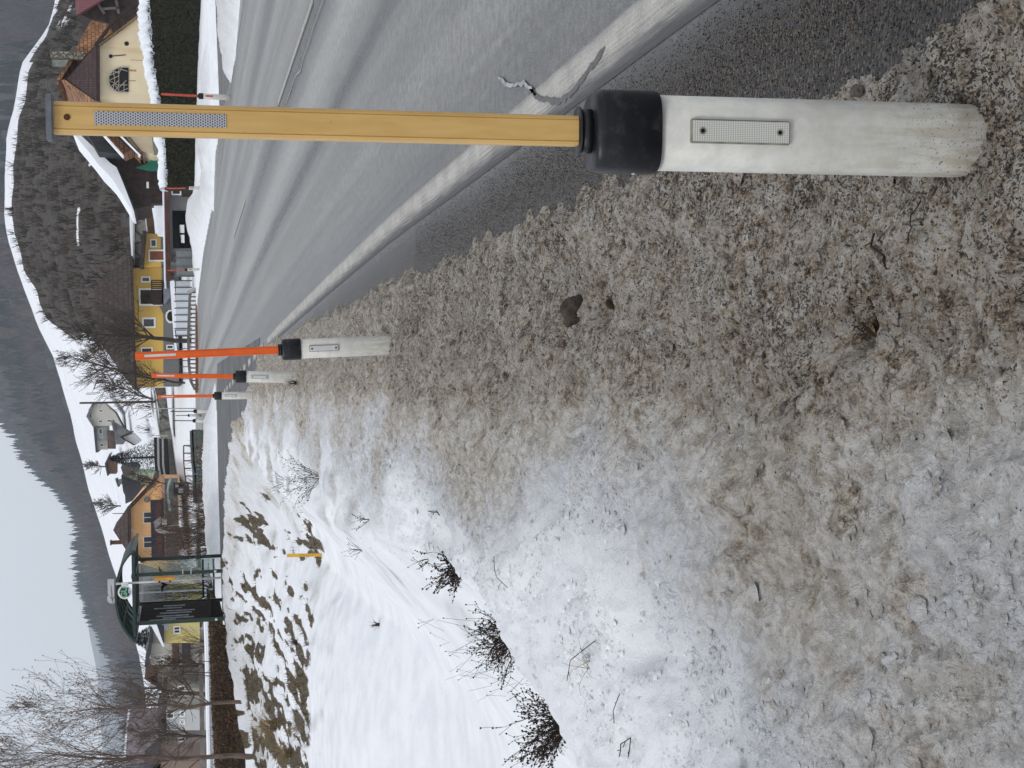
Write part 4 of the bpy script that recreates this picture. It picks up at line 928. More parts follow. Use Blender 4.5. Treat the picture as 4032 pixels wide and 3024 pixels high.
part('roof', MB().box(f0, f1, Y-.36, Y+6.3, fz0+.05, fz1-.02), 'slate', h)
part('roof_snow', MB().box(f0-.02, f1, Y-.48, Y+6.4, fz1, fz1+.12), 'cleansnow', h, bevel=.04)
window(h, RECT(676, 712, 740, 768, Y), Y, fw=.08)
part('side_door', MB().box(*RECT(718, 782, 740, 775, Y)[:2], Y-.03, Y+.1, *RECT(718, 782, 740, 775, Y)[2:]), 'wood', h)
def panelfence(name, lab, pxs, Y, mat, x0p, x1p, cat='fence'):
    t = bld(name, lab, cat, (x1p, pxs[0]), Y)
    for i in range(len(pxs)-1):
        r_ = RECT(x0p+6, x1p, pxs[i], pxs[i+1], Y); part('panel', MB().box(r_[0]+.04, r_[1]-.04, Y, Y+.04, r_[2], r_[3]), mat, t)
    for yv in pxs:
        r_ = RECT(x0p, x1p, yv-2, yv+2, Y); part('post', MB().box(r_[0], r_[1], Y-.05, Y+.06, r_[2]-.1, r_[3]), simple('gate_post', (.10, .12, .13), .6) if 'gp' not in MT else MT['gp'], t)
    return t
MT['gp'] = simple('gate_post', (.10, .115, .12), .6)
panelfence('yard_gate', 'grey sheet metal yard gate between garage and white fence', [985, 1016, 1050, 1088], 90, simple('gate_grey', (.17, .185, .19), .6, .2, 1), 690, 765, 'gate')
o = MB().box(*RECT(655, 685, 1070, 1100, 95)[:2], 95, 95.2, *RECT(655, 685, 1070, 1100, 95)[2:]).build('sign_board', simple('faded_pink', (.34, .22, .24), .8)); tag(o, 'small faded pink board behind the yard gate', 'board')
panelfence('panel_fence', 'white panelled fence with dark posts in front of the yellow house', list(range(1105, 1345, 27)), 93.5, simple('pale_panel', (.58, .62, .66), .6, .08, .8), 688, 748)
o = MB().prism(PL([ZB_(1480, 1008), ZB_(1520, 1005), ZB_(1555, 1659), ZB_(1525, 1659)], 104), 104, 108).build('snow_ledge', MT['cleansnow']); tag(o, 'snow covered ledge behind the panelled fence', 'snow')
# roadside railings
def railing(name, lab, pts, Y, rails, posts_step, post_px, mat, pr=.05, rr=.05, grp=None):
    """pts: top line (x,y) pixels; rails: offsets in px below it"""
    t = bld(name, lab, 'railing', pts[0], Y, grp)
    for off in rails:
        m = MB(); q = [P(x+off, y, Y) for x, y in pts]
        for a, c in zip(q[:-1], q[1:]): m.bar(a, c, rr, rr)
        part('rail', m, mat, t)
    y0, y1 = pts[0][1], pts[-1][1]; yv = y0
    while yv <= y1+1:
        xx = np.interp(yv, [p[1] for p in pts], [p[0] for p in pts]); a, c = P(xx, yv, Y), P(xx+post_px, yv, Y)
        part('post', MB().bar(a, c, pr, pr), mat, t); yv += posts_step
    return t
DKM = simple('dark_steel', (.055, .065, .075), .5, .3, 2)
railing('steel_railing', 'dark steel railing of thin posts beside the main road, in front of the white field', [(690, 1300), (703, 1400), (712, 1480), (722, 1510)], 91, [0], 24, 45, DKM, .05, .06)
t = railing('timber_guardrail', 'weathered guardrail with close-set posts on a reddish beam along the far road edge', [ZB_(1655, 1110), ZC_(1640, 60), ZC_(1645, 300), ZC_(1660, 440), ZC_(1700, 520)], 88, [0], 16.5, 26, simple('weathered_beam', (.16, .15, .14), .8, .3, 2), .09, .16)
m = MB(); q = [P(*p, 87.6) for p in (ZB_(1715, 1200), ZC_(1712, 100), ZC_(1715, 300), ZC_(1712, 545))]
for a, c in zip(q[:-1], q[1:]): m.bar(a, c, .16, .2)
part('kerb_beam', m, simple('reddish_beam', (.20, .09, .055), .8, .3, 2), t)
# ramp block where the guardrail starts
o = MB().prism(PL([ZB_(1640, 1120), ZB_(1630, 1095), ZB_(1690, 1062), ZB_(1715, 1075), ZB_(1705, 1090)], 87.5), 87.5, 88.5).build('guardrail_end', simple('pale_steel', (.33, .33, .31), .6)); tag(o, 'tilted pale end piece of the timber guardrail', 'guardrail end')
# curved railing further left
tgr = railing('timber_guardrail', 'dark green-grey guardrail with square posts behind the side-road snow bank', [ZC_(1668, 875), ZC_(1672, 1000), ZC_(1680, 1150), (764, 1850), (768, 1980)], 66, [0, 8], 14.5, 34, simple('green_grey_beam', (.085, .10, .095), .7, .3, 2), .10, .16)
MB().prism(PL([ZC_(1668, 870), ZC_(1790, 870), ZC_(1778, 990), ZC_(1690, 1000)], 66.4), 66.4, 66.6).build('end_panel', simple('panel_green_grey', (.12, .145, .13), .7, .25, 1), tgr)
railing('steel_railing', 'dark square tube frame standing above the curved guardrail', [ZC_(1600, 1005), ZC_(1600, 1150), ZC_(1610, 1250), ZC_(1620, 1330), ZC_(1622, 1450)], 72, [0], 30, 28, DKM, .06, .06)
for px0, px1, yb, lab in [(765, 843, 1866, 'slim blue-grey pole standing in the snow bank left of the guardrail'),]:
    a, c = P(px0, yb, 60), P(px1, yb-1, 60); o = MB().tube([c, a], .035, 8).build('pole', simple('blue_grey', (.07, .11, .17), .5)); tag(o, lab, 'pole')

# bridge abutment and long steel guardrail in front of the village
Y = 135
o = MB().prism(PL([ZC_(1432, 935), ZC_(1488, 935), ZC_(1550, 1320), ZC_(1470, 1320)], Y), Y, Y+2).build('concrete_wall', MT['concrete']); tag(o, 'bare concrete bridge wall below the steel guardrail', 'wall')
t = bld('guardrail', 'steel double-rail guardrail on the bridge, sloping down past the orange house', 'guardrail', (630, 1730), Y-1)
for off, mt_, w_ in [(0, 'black', .36), (9, 'greymetal', .22), (19, 'black', .3), (28, 'greymetal', .24), (37, 'black', .3)]:
    m = MB(); q = [P(x+off-18, y, Y-1-.02*off) for x, y in [(632, 1722), (634, 1830), (650, 1930), (668, 2030), (690, 2110), (712, 2160)]]
    for a, c in zip(q[:-1], q[1:]): m.bar(a, c, w_, .12)
    part('rail', m, mt_, t)
part('backing', MB().prism(PL([(612, 1722), (660, 1722), (672, 1930), (700, 2110), (735, 2160), (712, 2160), (682, 2110), (640, 1930)], Y), Y-.6, Y-.4), simple('dark_backing', (.035, .045, .045), .7), t)

# orange house
Y = 122
ORA = plaster_material('orange_plaster', (.92, .52, .235), (.78, .42, .18), .3, .3)
h = bld('house', 'orange rendered house with half-hipped brown roof and long dark balcony', 'house', (680, 2040), Y)
wall = PL([ZC_(1325, 1312), ZD_(1110, 140), ZD_(1110, 485), ZD_(1215, 570), ZD_(1215, 640), ZD_(1560, 640), ZC_(1560, 1312)], Y)
part('wall', MB().prism(wall, Y, Y+9), ORA, h)
OB = tile_material('brown_tiles', (.085, .042, .034), (.050, .026, .022), (.012, .01, .01), .45, .35)
lo, ap, l2, l3 = ZC_(1345, 1290), ZD_(985, 305), ZD_(1115, 490), ZD_(1240, 600)
fr_ = PL([ZD_(1115, 105), ZD_(985, 305), ZD_(1115, 500)], Y-.5)
m = MB(); rb = [PL([q], Y-.7)[0] for q in (ZC_(1350, 1285), ZD_(1110, 100), ZD_(1112, 500), ZD_(1235, 590))]
apx, apz = PL([ap], Y+2.2)[0]
v = [(rb[0][0], Y-.7, rb[0][1]), (rb[1][0], Y-.7, rb[1][1]), (rb[2][0], Y-.7, rb[2][1]), (rb[3][0], Y-.7, rb[3][1]), (apx, Y+2.2, apz)]
bk = [(rb[0][0], Y+9.6, rb[0][1]), (apx, Y+9.6, apz), (rb[3][0], Y+9.6, rb[3][1])]
v += bk; k8 = len(v); v += [(p[0], p[1], p[2]-.28) for p in v]
fc = [(1, 2, 4), (0, 1, 4), (0, 4, 6, 5), (2, 3, 4), (3, 7, 6, 4)]
m.add(v, fc+[tuple(i+k8 for i in q)[::-1] for q in fc]+[(0, 1, 1+k8, k8), (1, 2, 2+k8, 1+k8), (2, 3, 3+k8, 2+k8), (5, 6, 6+k8, 5+k8), (6, 7, 7+k8, 6+k8), (0, 5, 5+k8, k8), (3, 7, 7+k8, 3+k8)])
rf = part('roof', m, OB, h)
cx0, cx1, cz0, cz1 = RECT(436, 500, 2131, 2143, Y+2); part('chimney', MB().box(cx0, cx1, Y+2, Y+2.8, cz0, cz1-.1).box(cx0-.06, cx1+.06, Y+1.94, Y+2.86, cz1-.1, cz1), 'brownwood', rf)
for y0, y1 in ((2015, 2060), (2112, 2157)): window(h, RECT(565, 600, y0, y1, Y), Y, fw=.07, mull=True)
bx0, bx1, bz0, bz1 = RECT(596, 636, 1972, 2198, Y-1.1); m = MB(); m.box(bx0, bx1, Y-1.25, Y-1.17, bz0, bz1); m.box(bx0, bx1, Y-1.3, Y-.05, bz0-.18, bz0)
part('balcony', m, simple('navy_boards', (.018, .020, .035), .8, .3, 3), h)
m = MB()
for k in range(240):
    xx = random.uniform(bx0+.3, bx1-.1); zz = bz0+random.uniform(-.05, .5)*random.random(); m.bar(Vector((xx, Y-1.4, zz)), Vector((xx+random.uniform(-.15, .15), Y-1.45, zz+random.uniform(.1, .35))), .03, .03)
part('flower_box', m, simple('dry_flowers', (.13, .05, .035), .9, .4, 3), h)
part('balcony_beam', MB().box(*RECT(640, 651, 1880, 2200, Y-.3)[:2], Y-.35, Y-.02, *RECT(640, 651, 1880, 2200, Y-.3)[2:]), simple('pink_beam', (.36, .22, .18), .8), h)
part('ground_wall', MB().box(*RECT(652, 700, 1890, 2200, Y-.1)[:2], Y-.1, Y+.3, *RECT(652, 700, 1890, 2200, Y-.1)[2:]), simple('stone_grey_wall', (.13, .12, .11), .9, .5, 1), h)
c = P(579, 1967, Y); m = MB(); m.ring_loft([[(c.x+math.cos(a)*r_, y_, c.z+math.sin(a)*r_) for a in np.linspace(0, 6.283, 20)[:-1]] for r_, y_ in ((.25, Y+.02), (.25, Y-.1), (.17, Y-.12))]); part('wall_plaque', m, simple('plaque_grey', (.16, .16, .15), .8, .5, 4), h)
c = P(519, 2087, Y); part('gable_lamp', MB().box(c.x-.15, c.x+.12, Y-.3, Y+.02, c.z-.12, c.z+.1), 'white', h, bevel=.04)
# lamp and dish on posts in front of the orange house
Y = 108
t = bld('wayside_post', 'pale wooden post with box and slanted board in front of the orange house', 'post', (720, 2060), Y)
part('board', MB().prism(PL([ZD_(1345, 265), ZD_(1335, 235), ZD_(1395, 185), ZD_(1405, 200), ZD_(1400, 245), ZD_(1350, 300)], Y), Y, Y+.12), simple('grey_board', (.24, .23, .24), .8, .2, 2), t)
part('box', MB().box(*RECT(638, 656, 2043, 2065, Y)[:2], Y-.12, Y+.12, *RECT(638, 656, 2043, 2065, Y)[2:]), simple('pale_box', (.45, .44, .43), .7), t)
part('canopy', MB().prism(PL([ZD_(1350, 300), ZD_(1375, 322), ZD_(1420, 335), ZD_(1480, 335), ZD_(1600, 325), ZD_(1600, 315), ZD_(1480, 318), ZD_(1425, 300), ZD_(1385, 290), ZD_(1480, 262), ZD_(1560, 260), ZD_(1560, 268), ZD_(1440, 272)], Y-.1), Y-.15, Y+.05), simple('pale_frame', (.40, .39, .37), .7, .25, 3), t)
part('pole', MB().bar(P(*ZD_(1400, 285), Y), P(*ZD_(1620, 285), Y), .09, .09), simple('pale_pole', (.30, .28, .25), .8), t)

# pale yellow house and village, mostly behind the shelter
PY = plaster_material('pale_yellow_plaster', (.62, .56, .24), (.5, .45, .2), .3, .3)
def simple_house(label, Y, wall_px, roof_px, wallmat, roofmat, wins=(), depth=8, snow=False, name='house', trim=None, cat='house', t=.25, extra=()):
    ys_ = [p[1] for p in wall_px]; xs_ = [p[0] for p in wall_px]
    h = bld(name, label, cat, (max(xs_), sum(ys_)/len(ys_)), Y)
    part('wall', MB().prism(PL(wall_px, Y), Y, Y+depth), wallmat, h)
    if roof_px:
        rf = part('roof', MB().slab(PL(roof_px, Y-.4), t, Y-.5, Y+depth+.5), roofmat, h)
        if snow: part('roof_snow', MB().slab([(x, z+t) for x, z in PL(roof_px, Y-.4)], .16, Y-.46, Y+depth+.4), 'cleansnow', rf)
    for r_ in wins: window(h, RECT(*r_[:4], Y), Y, fw=r_[4] if len(r_) > 4 else .09, mull=True)
    for nm, poly, mt_ in extra: part(nm, MB().prism(PL(poly, Y-.1), Y-.12, Y-.02), mt_, h)
    return h
GREYR = simple('grey_roof', (.13, .13, .14), .8, .3, .8); DKR = simple('dark_roof', (.045, .045, .055), .8, .3, .8)
# house seen through the shelter: grey roof plane turned to us
Y = 100
h = bld('house', 'pale yellow house under a wide grey roof, seen through the shelter glass', 'house', (800, 2310), Y)
part('wall', MB().prism(PL([(640, 2285), (820, 2285), (820, 2450), (640, 2450)], Y), Y, Y+7), PY, h)
m = MB(); e0, e1 = P(648, 2250, Y-.5), P(648, 2470, Y-.5); r0, r1 = P(520, 2215, Y+3.5), P(528, 2420, Y+3.5); q0, q1 = P(648, 2250, Y+7.6), P(648, 2470, Y+7.6)
v = [e0, e1, r1, r0, q0, q1]; v = [tuple(p) for p in v]+[(p.x, p.y, p.z-.2) for p in v]
m.add(v, [(0, 1, 2, 3), (3, 2, 5, 4), (6, 9, 8, 7), (9, 10, 11, 8), (0, 6, 7, 1), (1, 7, 8, 2), (2, 8, 11, 5), (0, 3, 9, 6), (3, 4, 10, 9), (4, 5, 11, 10)]); part('roof', m, GREYR, h)
for r_ in ((655, 684, 2327, 2357), (712, 740, 2327, 2357)): window(h, RECT(*r_, Y), Y, fw=.11, mull=True)
h = bld('house', 'yellow house with green-framed window and white roof edge just left of the shelter', 'house', (800, 2480), 96)
part('wall', MB().prism(PL([ZE_(1425, 400), ZE_(1640, 395), ZE_(1740, 395), ZE_(1740, 570), ZE_(1425, 570)], 96), 96, 103), plaster_material('warm_yellow', (.55, .46, .17), (.4, .33, .12), .3), h)
m = MB(); part('roof', MB().prism(PL([ZE_(1305, 395), ZE_(1360, 395), ZE_(1430, 595), ZE_(1418, 600), ZE_(1330, 440)], 95.5), 95.3, 103.5), 'cleansnow', h)
part('roof_face', MB().prism(PL([ZE_(1360, 400), ZE_(1430, 420), ZE_(1430, 560), ZE_(1420, 590)], 95.7), 95.6, 103.4), DKR, h)
window(h, RECT(683, 710, 2465, 2495, 96), 96, fw=.08, mull=True)
c = P(652, 2468, 95.5); m = MB(); m.ring_loft([[(c.x+math.cos(a)*r_, y_, c.z+math.sin(a)*r_) for a in np.linspace(0, 6.283, 16)[:-1]] for r_, y_ in ((.26, 95.9), (.26, 95.7), (.12, 95.8))]); part('dish', m, 'greymetal', h)
simple_house('long white house with blue-black shutters and a grey deck, centre of the left village', 104, [ZE_(1310, 575), ZE_(1860, 575), ZE_(1860, 760), ZE_(1310, 760)], [ZE_(1330, 560), ZE_(1290, 780)], plaster_material('dirty_white', (.42, .41, .38), (.3, .29, .27), .3), DKR, [(628, 646, 2594, 2612)], 6,
             extra=[('shutter', [ZE_(1585, 560), ZE_(1660, 560), ZE_(1660, 720), ZE_(1585, 720)], simple('navy', (.018, .022, .045), .5)), ('porch', [ZE_(1500, 570), ZE_(1560, 570), ZE_(1560, 760), ZE_(1500, 760)], MT['brownwood'])])
simple_house('grey house with steep dark gable in the middle of the left village', 106, [ZE_(1370, 780), ZE_(1830, 780), ZE_(1830, 960), ZE_(1370, 960)], [ZE_(1440, 770), ZE_(1290, 880), ZE_(1440, 975)], plaster_material('pale_grey_wall', (.36, .33, .29), (.2, .18, .16), .4), 'brownwood', [(640, 668, 2660, 2680), (640, 668, 2690, 2702)], 6)
simple_house('brown-roofed barn behind the round-crowned tree', 103, [ZE_(1450, 965), ZE_(1840, 965), ZE_(1840, 1120), ZE_(1450, 1120)], [ZE_(1455, 950), ZE_(1440, 1140)], plaster_material('patchy_white', (.50, .49, .46), (.3, .28, .25), .5), 'brownwood', [(650, 675, 2735, 2760), (700, 730, 2700, 2740)], 6)
simple_house('white and grey house with dark windows right of the tallest tree', 101, [ZE_(1450, 1150), ZE_(1850, 1150), ZE_(1850, 1330), ZE_(1450, 1330)], [ZE_(1455, 1135), ZE_(1400, 1240), ZE_(1455, 1345)], plaster_material('cool_white', (.46, .47, .48), (.25, .25, .26), .5), DKR, [(708, 728, 2798, 2822), (708, 728, 2832, 2852), (655, 685, 2790, 2830)], 6)
simple_house('mauve-roofed house with snow on its ridge at the left edge of the view', 120, [ZE_(1370, 1320), ZE_(1850, 1320), ZE_(1850, 1560), ZE_(1370, 1560)], [ZE_(1370, 1290), ZE_(1350, 1590)], plaster_material('mauve_wall', (.25, .21, .20), (.12, .10, .10), .5), simple('mauve_roof', (.22, .19, .21), .8, .2, .8), [(700, 730, 2890, 2920)], 6, snow=True, t=2.3)
simple_house('brick-red house at the outer left edge behind the dark tree', 112, [ZE_(1400, 1600), ZE_(1850, 1600), ZE_(1850, 1800), ZE_(1400, 1800)], [ZE_(1400, 1585), ZE_(1280, 1700), ZE_(1400, 1815)], plaster_material('umber_wall', (.22, .16, .13), (.12, .09, .08), .5), DKR, [], 6)
# low hedge and walls in front of the village
def hedge(name, lab, poly_top, Y0, Y1, h0, mat_c, snowcap, leaves=2600, cols=((.02, .03, .01),), depth=1.6, cat='hedge', seed=0):
    """poly_top: list of ((x_top, y), (x_bot, y)) pixel pairs with distances interpolated Y0..Y1"""
    r = random.Random(seed); n = len(poly_top); t = thing(name, lab, cat, P(*poly_top[0][1], Y0))
    core = MB(); V = []; F = []; C = []; k0 = 0; secs = []; caps = []
    for i, (a, c) in enumerate(poly_top):
        Y = Y0+(Y1-Y0)*i/(n-1); A, B = P(*a, Y), P(*c, Y); secs.append((A, B, Y))
    m_ = MB()
    m_.ring_loft([[(A.x, Y+.12, A.z-.06), (A.x, Y+depth, A.z-.06), (B.x, Y+depth, B.z-.3), (B.x, Y+.12, B.z-.3)] for A, B, Y in secs]); fo = m_.build('foliage_core', mat_c, t)
    L = []
    for _ in range(leaves):
        i = r.randrange(n-1); f = r.random(); A, B, Y = secs[i]; A2, B2, Y2 = secs[i+1]
        top = A.lerp(A2, f); bot = B.lerp(B2, f); g = r.random(); p = bot.lerp(top, g) if r.random() < .8 else top+Vector((0, r.random()*depth, 0))
        p = Vector((p.x, p.y+r.uniform(-.10, .16), p.z)); s_ = r.uniform(.04, .11)*(Y/70); c_ = np.array(r.choice(cols))*r.uniform(.4, 1.7)
        d1 = Vector((r.uniform(-1, 1), r.uniform(-.5, .5), r.uniform(-1, 1))).normalized()*s_; d2 = Vector((r.uniform(-1, 1), r.uniform(-.5, .5), r.uniform(-1, 1))).normalized()*s_*.6
        V += [p, p+d1, p+d1+d2, p+d2]; F.append((k0, k0+1, k0+2, k0+3)); k0 += 4; C += [c_]*4
    V = [(q[0]-t.location.x, q[1]-t.location.y, q[2]-t.location.z) for q in V]
    tri_mesh('leaves', V, F, TW, np.array(C), parent=t)['kind'] = 'stuff'
    if snowcap:
        X = []; Yg = []; Z = []
        N = 160
        for u in np.linspace(0, n-1.0001, N):
            i = int(u); f = u-i; A, B, Y = secs[i]; A2, B2, Y2 = secs[i+1]; a = A.lerp(A2, f)
            th = snowcap*(.55+.55*float(vn(np.array(u*3.1), np.array(1.7), 3))+.5*float(vn(np.array(u*11.), np.array(4.7), 3)))
            dr = .1+.22*float(vn(np.array(u*9.), np.array(2.2), 7))
            X.append([a.x]*6); Yg.append([a.y-.06, a.y-.16, a.y-.02, a.y+depth*.4, a.y+depth, a.y+depth+.1]); Z.append([a.z-.05, a.z-dr*.6+.05, a.z+th*.8, a.z+th*1.2, a.z+th, a.z-.1])
        o = grid_mesh('snow_cap', np.array(X)-t.location.x, np.array(Yg)-t.location.y, np.array(Z)-t.location.z, MT['cleansnow'], flip=True); o.parent = t
    return t
DARKG = simple('hedge_dark', (.010, .012, .006), .95, .5, 3)
hedge('hedge', 'tall clipped dark green hedge topped with snow across the road', [((583, -420), (806, -420)), ((583, 0), (806, 0)), ((592, 130), (802, 130)), ((600, 250), (798, 250)), ((622, 370), (795, 370)), ((640, 480), (790, 480)), ((650, 620), (786, 620)), ((655, 738), (780, 738))], 57, 86, 0, DARKG, .34, 20000, ((.030, .034, .012), (.018, .022, .010), (.045, .036, .018)), seed=3)
BRN = simple('beech_brown', (.050, .032, .020), .95, .5, 3)
hedge('hedge', 'long clipped brown hedge behind the side road, left of the shelter', [((828, 2150), (905, 2150)), ((829, 2430), (915, 2430)), ((834, 2600), (930, 2600)), ((840, 2800), (937, 2800)), ((852, 3024), (940, 3024)), ((860, 3500), (950, 3500))], 62, 58, 0, BRN, 0, 16000, ((.085, .050, .028), (.055, .036, .022), (.11, .07, .04)), seed=4)
o = MB().prism(PL([(797, 2180), (818, 2180), (828, 2500), (845, 3500), (830, 3500), (812, 2600)], 70), 70, 74).build('garden_wall', MT['cleansnow'], bevel=.1); tag(o, 'low garden wall buried in snow behind the brown hedge', 'wall')
o = MB().prism(PL([(782, 2560), (796, 2560), (822, 3400), (795, 3400), (786, 2800)], 88), 88, 88.4).build('garden_fence', simple('grey_rail', (.16, .15, .14), .8, .3, 2)); tag(o, 'long grey board fence in front of the left village houses', 'fence')

# big old farm building behind the hedge
Y = 100
CRM = plaster_material('flaking_cream_plaster', (.68, .58, .40), (.50, .36, .18), .45, .6)
h = bld('farm_building', 'old cream plastered farm building with arched lattice window and half-hipped shingle roof', 'barn', (640, 300), Y)
wall = PL([ZA_(1210, 60), ZA_(1215, 110), ZA_(830, 405), ZA_(828, 870), ZA_(960, 1130), ZA_(1210, 1310), ZA_(1330, 1340), ZA_(1480, 1340), ZA_(1480, 60)], Y)
part('wall', MB().prism(wall, Y, Y+10), CRM, h)
SH = tile_material('wood_shingles', (.30, .135, .060), (.42, .22, .105), (.11, .055, .03), .30, .26); SHD = tile_material('dark_shingles', (.050, .022, .022), (.085, .035, .030), (.012, .008, .008), .16, .30)
# half hip: dark shingled triangle leaning back to the ridge
m = MB(); A, B = P(*ZA_(835, 395), Y-.5), P(*ZA_(838, 880), Y-.5); R_ = P(*ZA_(580, 690), Y+2.6)
m.add([A, B, R_, A-Vector((0, 0, .25)), B-Vector((0, 0, .25)), R_-Vector((0, 0, .25))], [(0, 1, 2), (5, 4, 3), (0, 3, 4, 1), (1, 4, 5, 2), (2, 5, 3, 0)]); part('hip_roof', m, SHD, h)
# main roof planes, steep, climbing back to the ridge
L0, L1 = P(*ZA_(1225, 95), Y-.4), P(*ZA_(830, 392), Y-.4); R0, R1 = P(*ZA_(1215, 1340), Y-.4), P(*ZA_(838, 885), Y-.4); top = P(*ZA_(500, 700), Y+3.0)
back = Vector((top.x+.3, Y+12, top.z)); LB, RB = Vector((L0.x, Y+12, L0.z)), Vector((R0.x, Y+12, R0.z))
m = MB(); m.add([L0, L1, R_+Vector((0, 0, .15)), top, back, LB], [(0, 1, 2, 3, 4, 5)]); m.add([p-Vector((0, 0, .3)) for p in (L0, L1, R_, top, back, LB)], [(5, 4, 3, 2, 1, 0)])
part('roof_plane', m, SH, h)
m = MB(); m.add([R0, R1, R_+Vector((0, 0, .15)), top, back, RB], [(5, 4, 3, 2, 1, 0)]); m.add([p-Vector((0, 0, .3)) for p in (R0, R1, R_, top, back, RB)], [(0, 1, 2, 3, 4, 5)]); part('roof_plane', m, SH, h)
# shingled flank standing behind to the right (the cross wing)
h2 = bld('barn_wing', 'orange-brown shingle roof wing behind the cream farm building', 'barn', (500, 150), Y+6)
part('roof', MB().prism(PL([ZA_(795, 175), ZA_(955, 215), ZA_(1000, 330), ZA_(860, 520), ZA_(640, 520), ZA_(500, 740), ZA_(490, 700), ZA_(650, 440)], Y+4), Y+4, Y+11), SH, h2)
part('wall', MB().prism(PL([ZA_(960, 180), ZA_(1200, 100), ZA_(1200, 330), ZA_(900, 400)], Y+4.1), Y+4.1, Y+10), 'wood', h2)
m = MB(); q = [ZA_(1000, 195), ZA_(860, 360), ZA_(830, 405), ZA_(828, 860)]
for a, c in zip([ZA_(1190, 30), ZA_(975, 205)], [ZA_(970, 200), ZA_(830, 400)]): m.bar(P(*a, Y-.6), P(*c, Y-.6), .16, .5)
m.bar(P(*ZA_(960, 1120), Y-.6), P(*ZA_(1235, 1365), Y-.6), .2, .5); part('verge_board', m, 'wood', h)
m = MB(); m.bar(P(*ZA_(1010, 1150), Y-.7), P(*ZA_(1225, 1365), Y-.7), .10, .9); m.bar(P(*ZA_(870, 1140), Y-.7), P(*ZA_(1075, 1370), Y-.7), .10, .9); part('roof_snow', m, 'cleansnow', h)
part('lower_roof', MB().prism(PL([ZA_(745, 1140), ZA_(870, 1140), ZA_(1050, 1340), ZA_(850, 1320)], Y+1), Y+1, Y+6), 'slate', h)
part('lower_tiles', MB().prism(PL([ZA_(900, 1145), ZA_(1010, 1150), ZA_(1160, 1300), ZA_(1080, 1340)], Y-.3), Y-.3, Y+3), SH, h)
part('plinth', MB().prism(PL([ZA_(1235, 400), ZA_(1480, 400), ZA_(1480, 60), ZA_(1190, 60), ZA_(1225, 200)], Y-.03), Y-.05, Y+.5), simple('bare_grey_render', (.20, .185, .155), .9, .35, 1.2), h)
part('plinth', MB().prism(PL([ZA_(1320, 1160), ZA_(1480, 1160), ZA_(1480, 1340), ZA_(1340, 1340)], Y-.03), Y-.05, Y+.5), simple('bare_grey_render2', (.24, .23, .20), .9, .3, 1.2), h)
# round-topped lattice window
cx = [ZA_(1120, 585), ZA_(1040, 585), ZA_(985, 610), ZA_(950, 660), ZA_(945, 700), ZA_(960, 750), ZA_(1000, 790), ZA_(1040, 803), ZA_(1120, 803)]
wv = part('arched_window', MB().prism(PL(cx, Y-.05), Y-.06, Y+.02), 'hole', h)
m = MB(); arc = [P(*q, Y-.12) for q in cx]
for a, c in zip(arc[:-1], arc[1:]): m.bar(a, c, .05, .05)
segs = [((1035, 590), (1035, 803)), ((985, 612), (1035, 640)), ((950, 660), (1035, 620)), ((950, 700), (1035, 660)), ((950, 700), (1035, 745)), ((965, 755), (1035, 700)), ((1000, 790), (1035, 745)), ((990, 720), (1035, 790)), ((1060, 590), (1035, 640)), ((1110, 620), (1040, 600)), ((1110, 740), (1040, 740)), ((1080, 720), (1080, 800)), ((1115, 770), (1040, 800)), ((1100, 700), (1040, 760)), ((985, 612), (1000, 700)), ((1000, 700), (985, 780))]
for a, c in segs: m.bar(P(*ZA_(*a), Y-.12), P(*ZA_(*c), Y-.12), .035, .035)
m.build('lattice', simple('bleached_lattice', (.40, .36, .30), .8, .2, 5), wv)
ST = simple('rust_streak', (.42, .19, .08), .9, .4, 3)
for (a0_, a1_, b0_, b1_) in ((1125, 1185, 606, 622), (1140, 1260, 522, 527), (1125, 1180, 700, 708)):
    c0 = ZA_(a0_, b0_); c1 = ZA_(a1_, b1_); r_ = RECT(c0[0], c1[0], c0[1], c1[1], Y); part('stain', MB().box(r_[0], r_[1], Y-.004, Y+.01, r_[2], r_[3]), ST, h)
for cc, rr2 in ((ZA_(1103, 380), .30), (ZA_(965, 490), .26)):
    c = P(*cc, Y); m = MB(); m.ring_loft([[(c.x+math.cos(a)*rr2*.5, y_, c.z+math.sin(a)*rr2*.5) for a in np.linspace(0, 6.283, 14)[:-1]] for y_ in (Y-.03, Y+.02)]); part('vent_hole', m, 'hole', h)
c = P(*ZA_(965, 490), Y); m = MB(); m.bar(Vector((c.x, Y-.05, c.z)), P(*ZA_(1095, 478), Y-.05), .05, .03); part('pointer', m, 'wood', h)
# chimney-like stone pillar on the ridge side
t = bld('ruined_wall', 'pale stone gable remnant standing behind the shingle roof', 'wall', (340, 220), Y+8)
part('wall', MB().prism(PL([ZA_(440, 450), ZA_(740, 450), ZA_(740, 520), ZA_(440, 500)], Y+3.6), Y+3.6, Y+3.9), stone_material('pale_masonry', (.16, .14, .10), (.36, .33, .25), 3), t)
part('panel', MB().prism(PL([ZA_(455, 520), ZA_(600, 520), ZA_(570, 580), ZA_(455, 575)], Y+3.5), Y+3.5, Y+3.7), simple('grey_green_panel', (.17, .19, .17), .8), t)
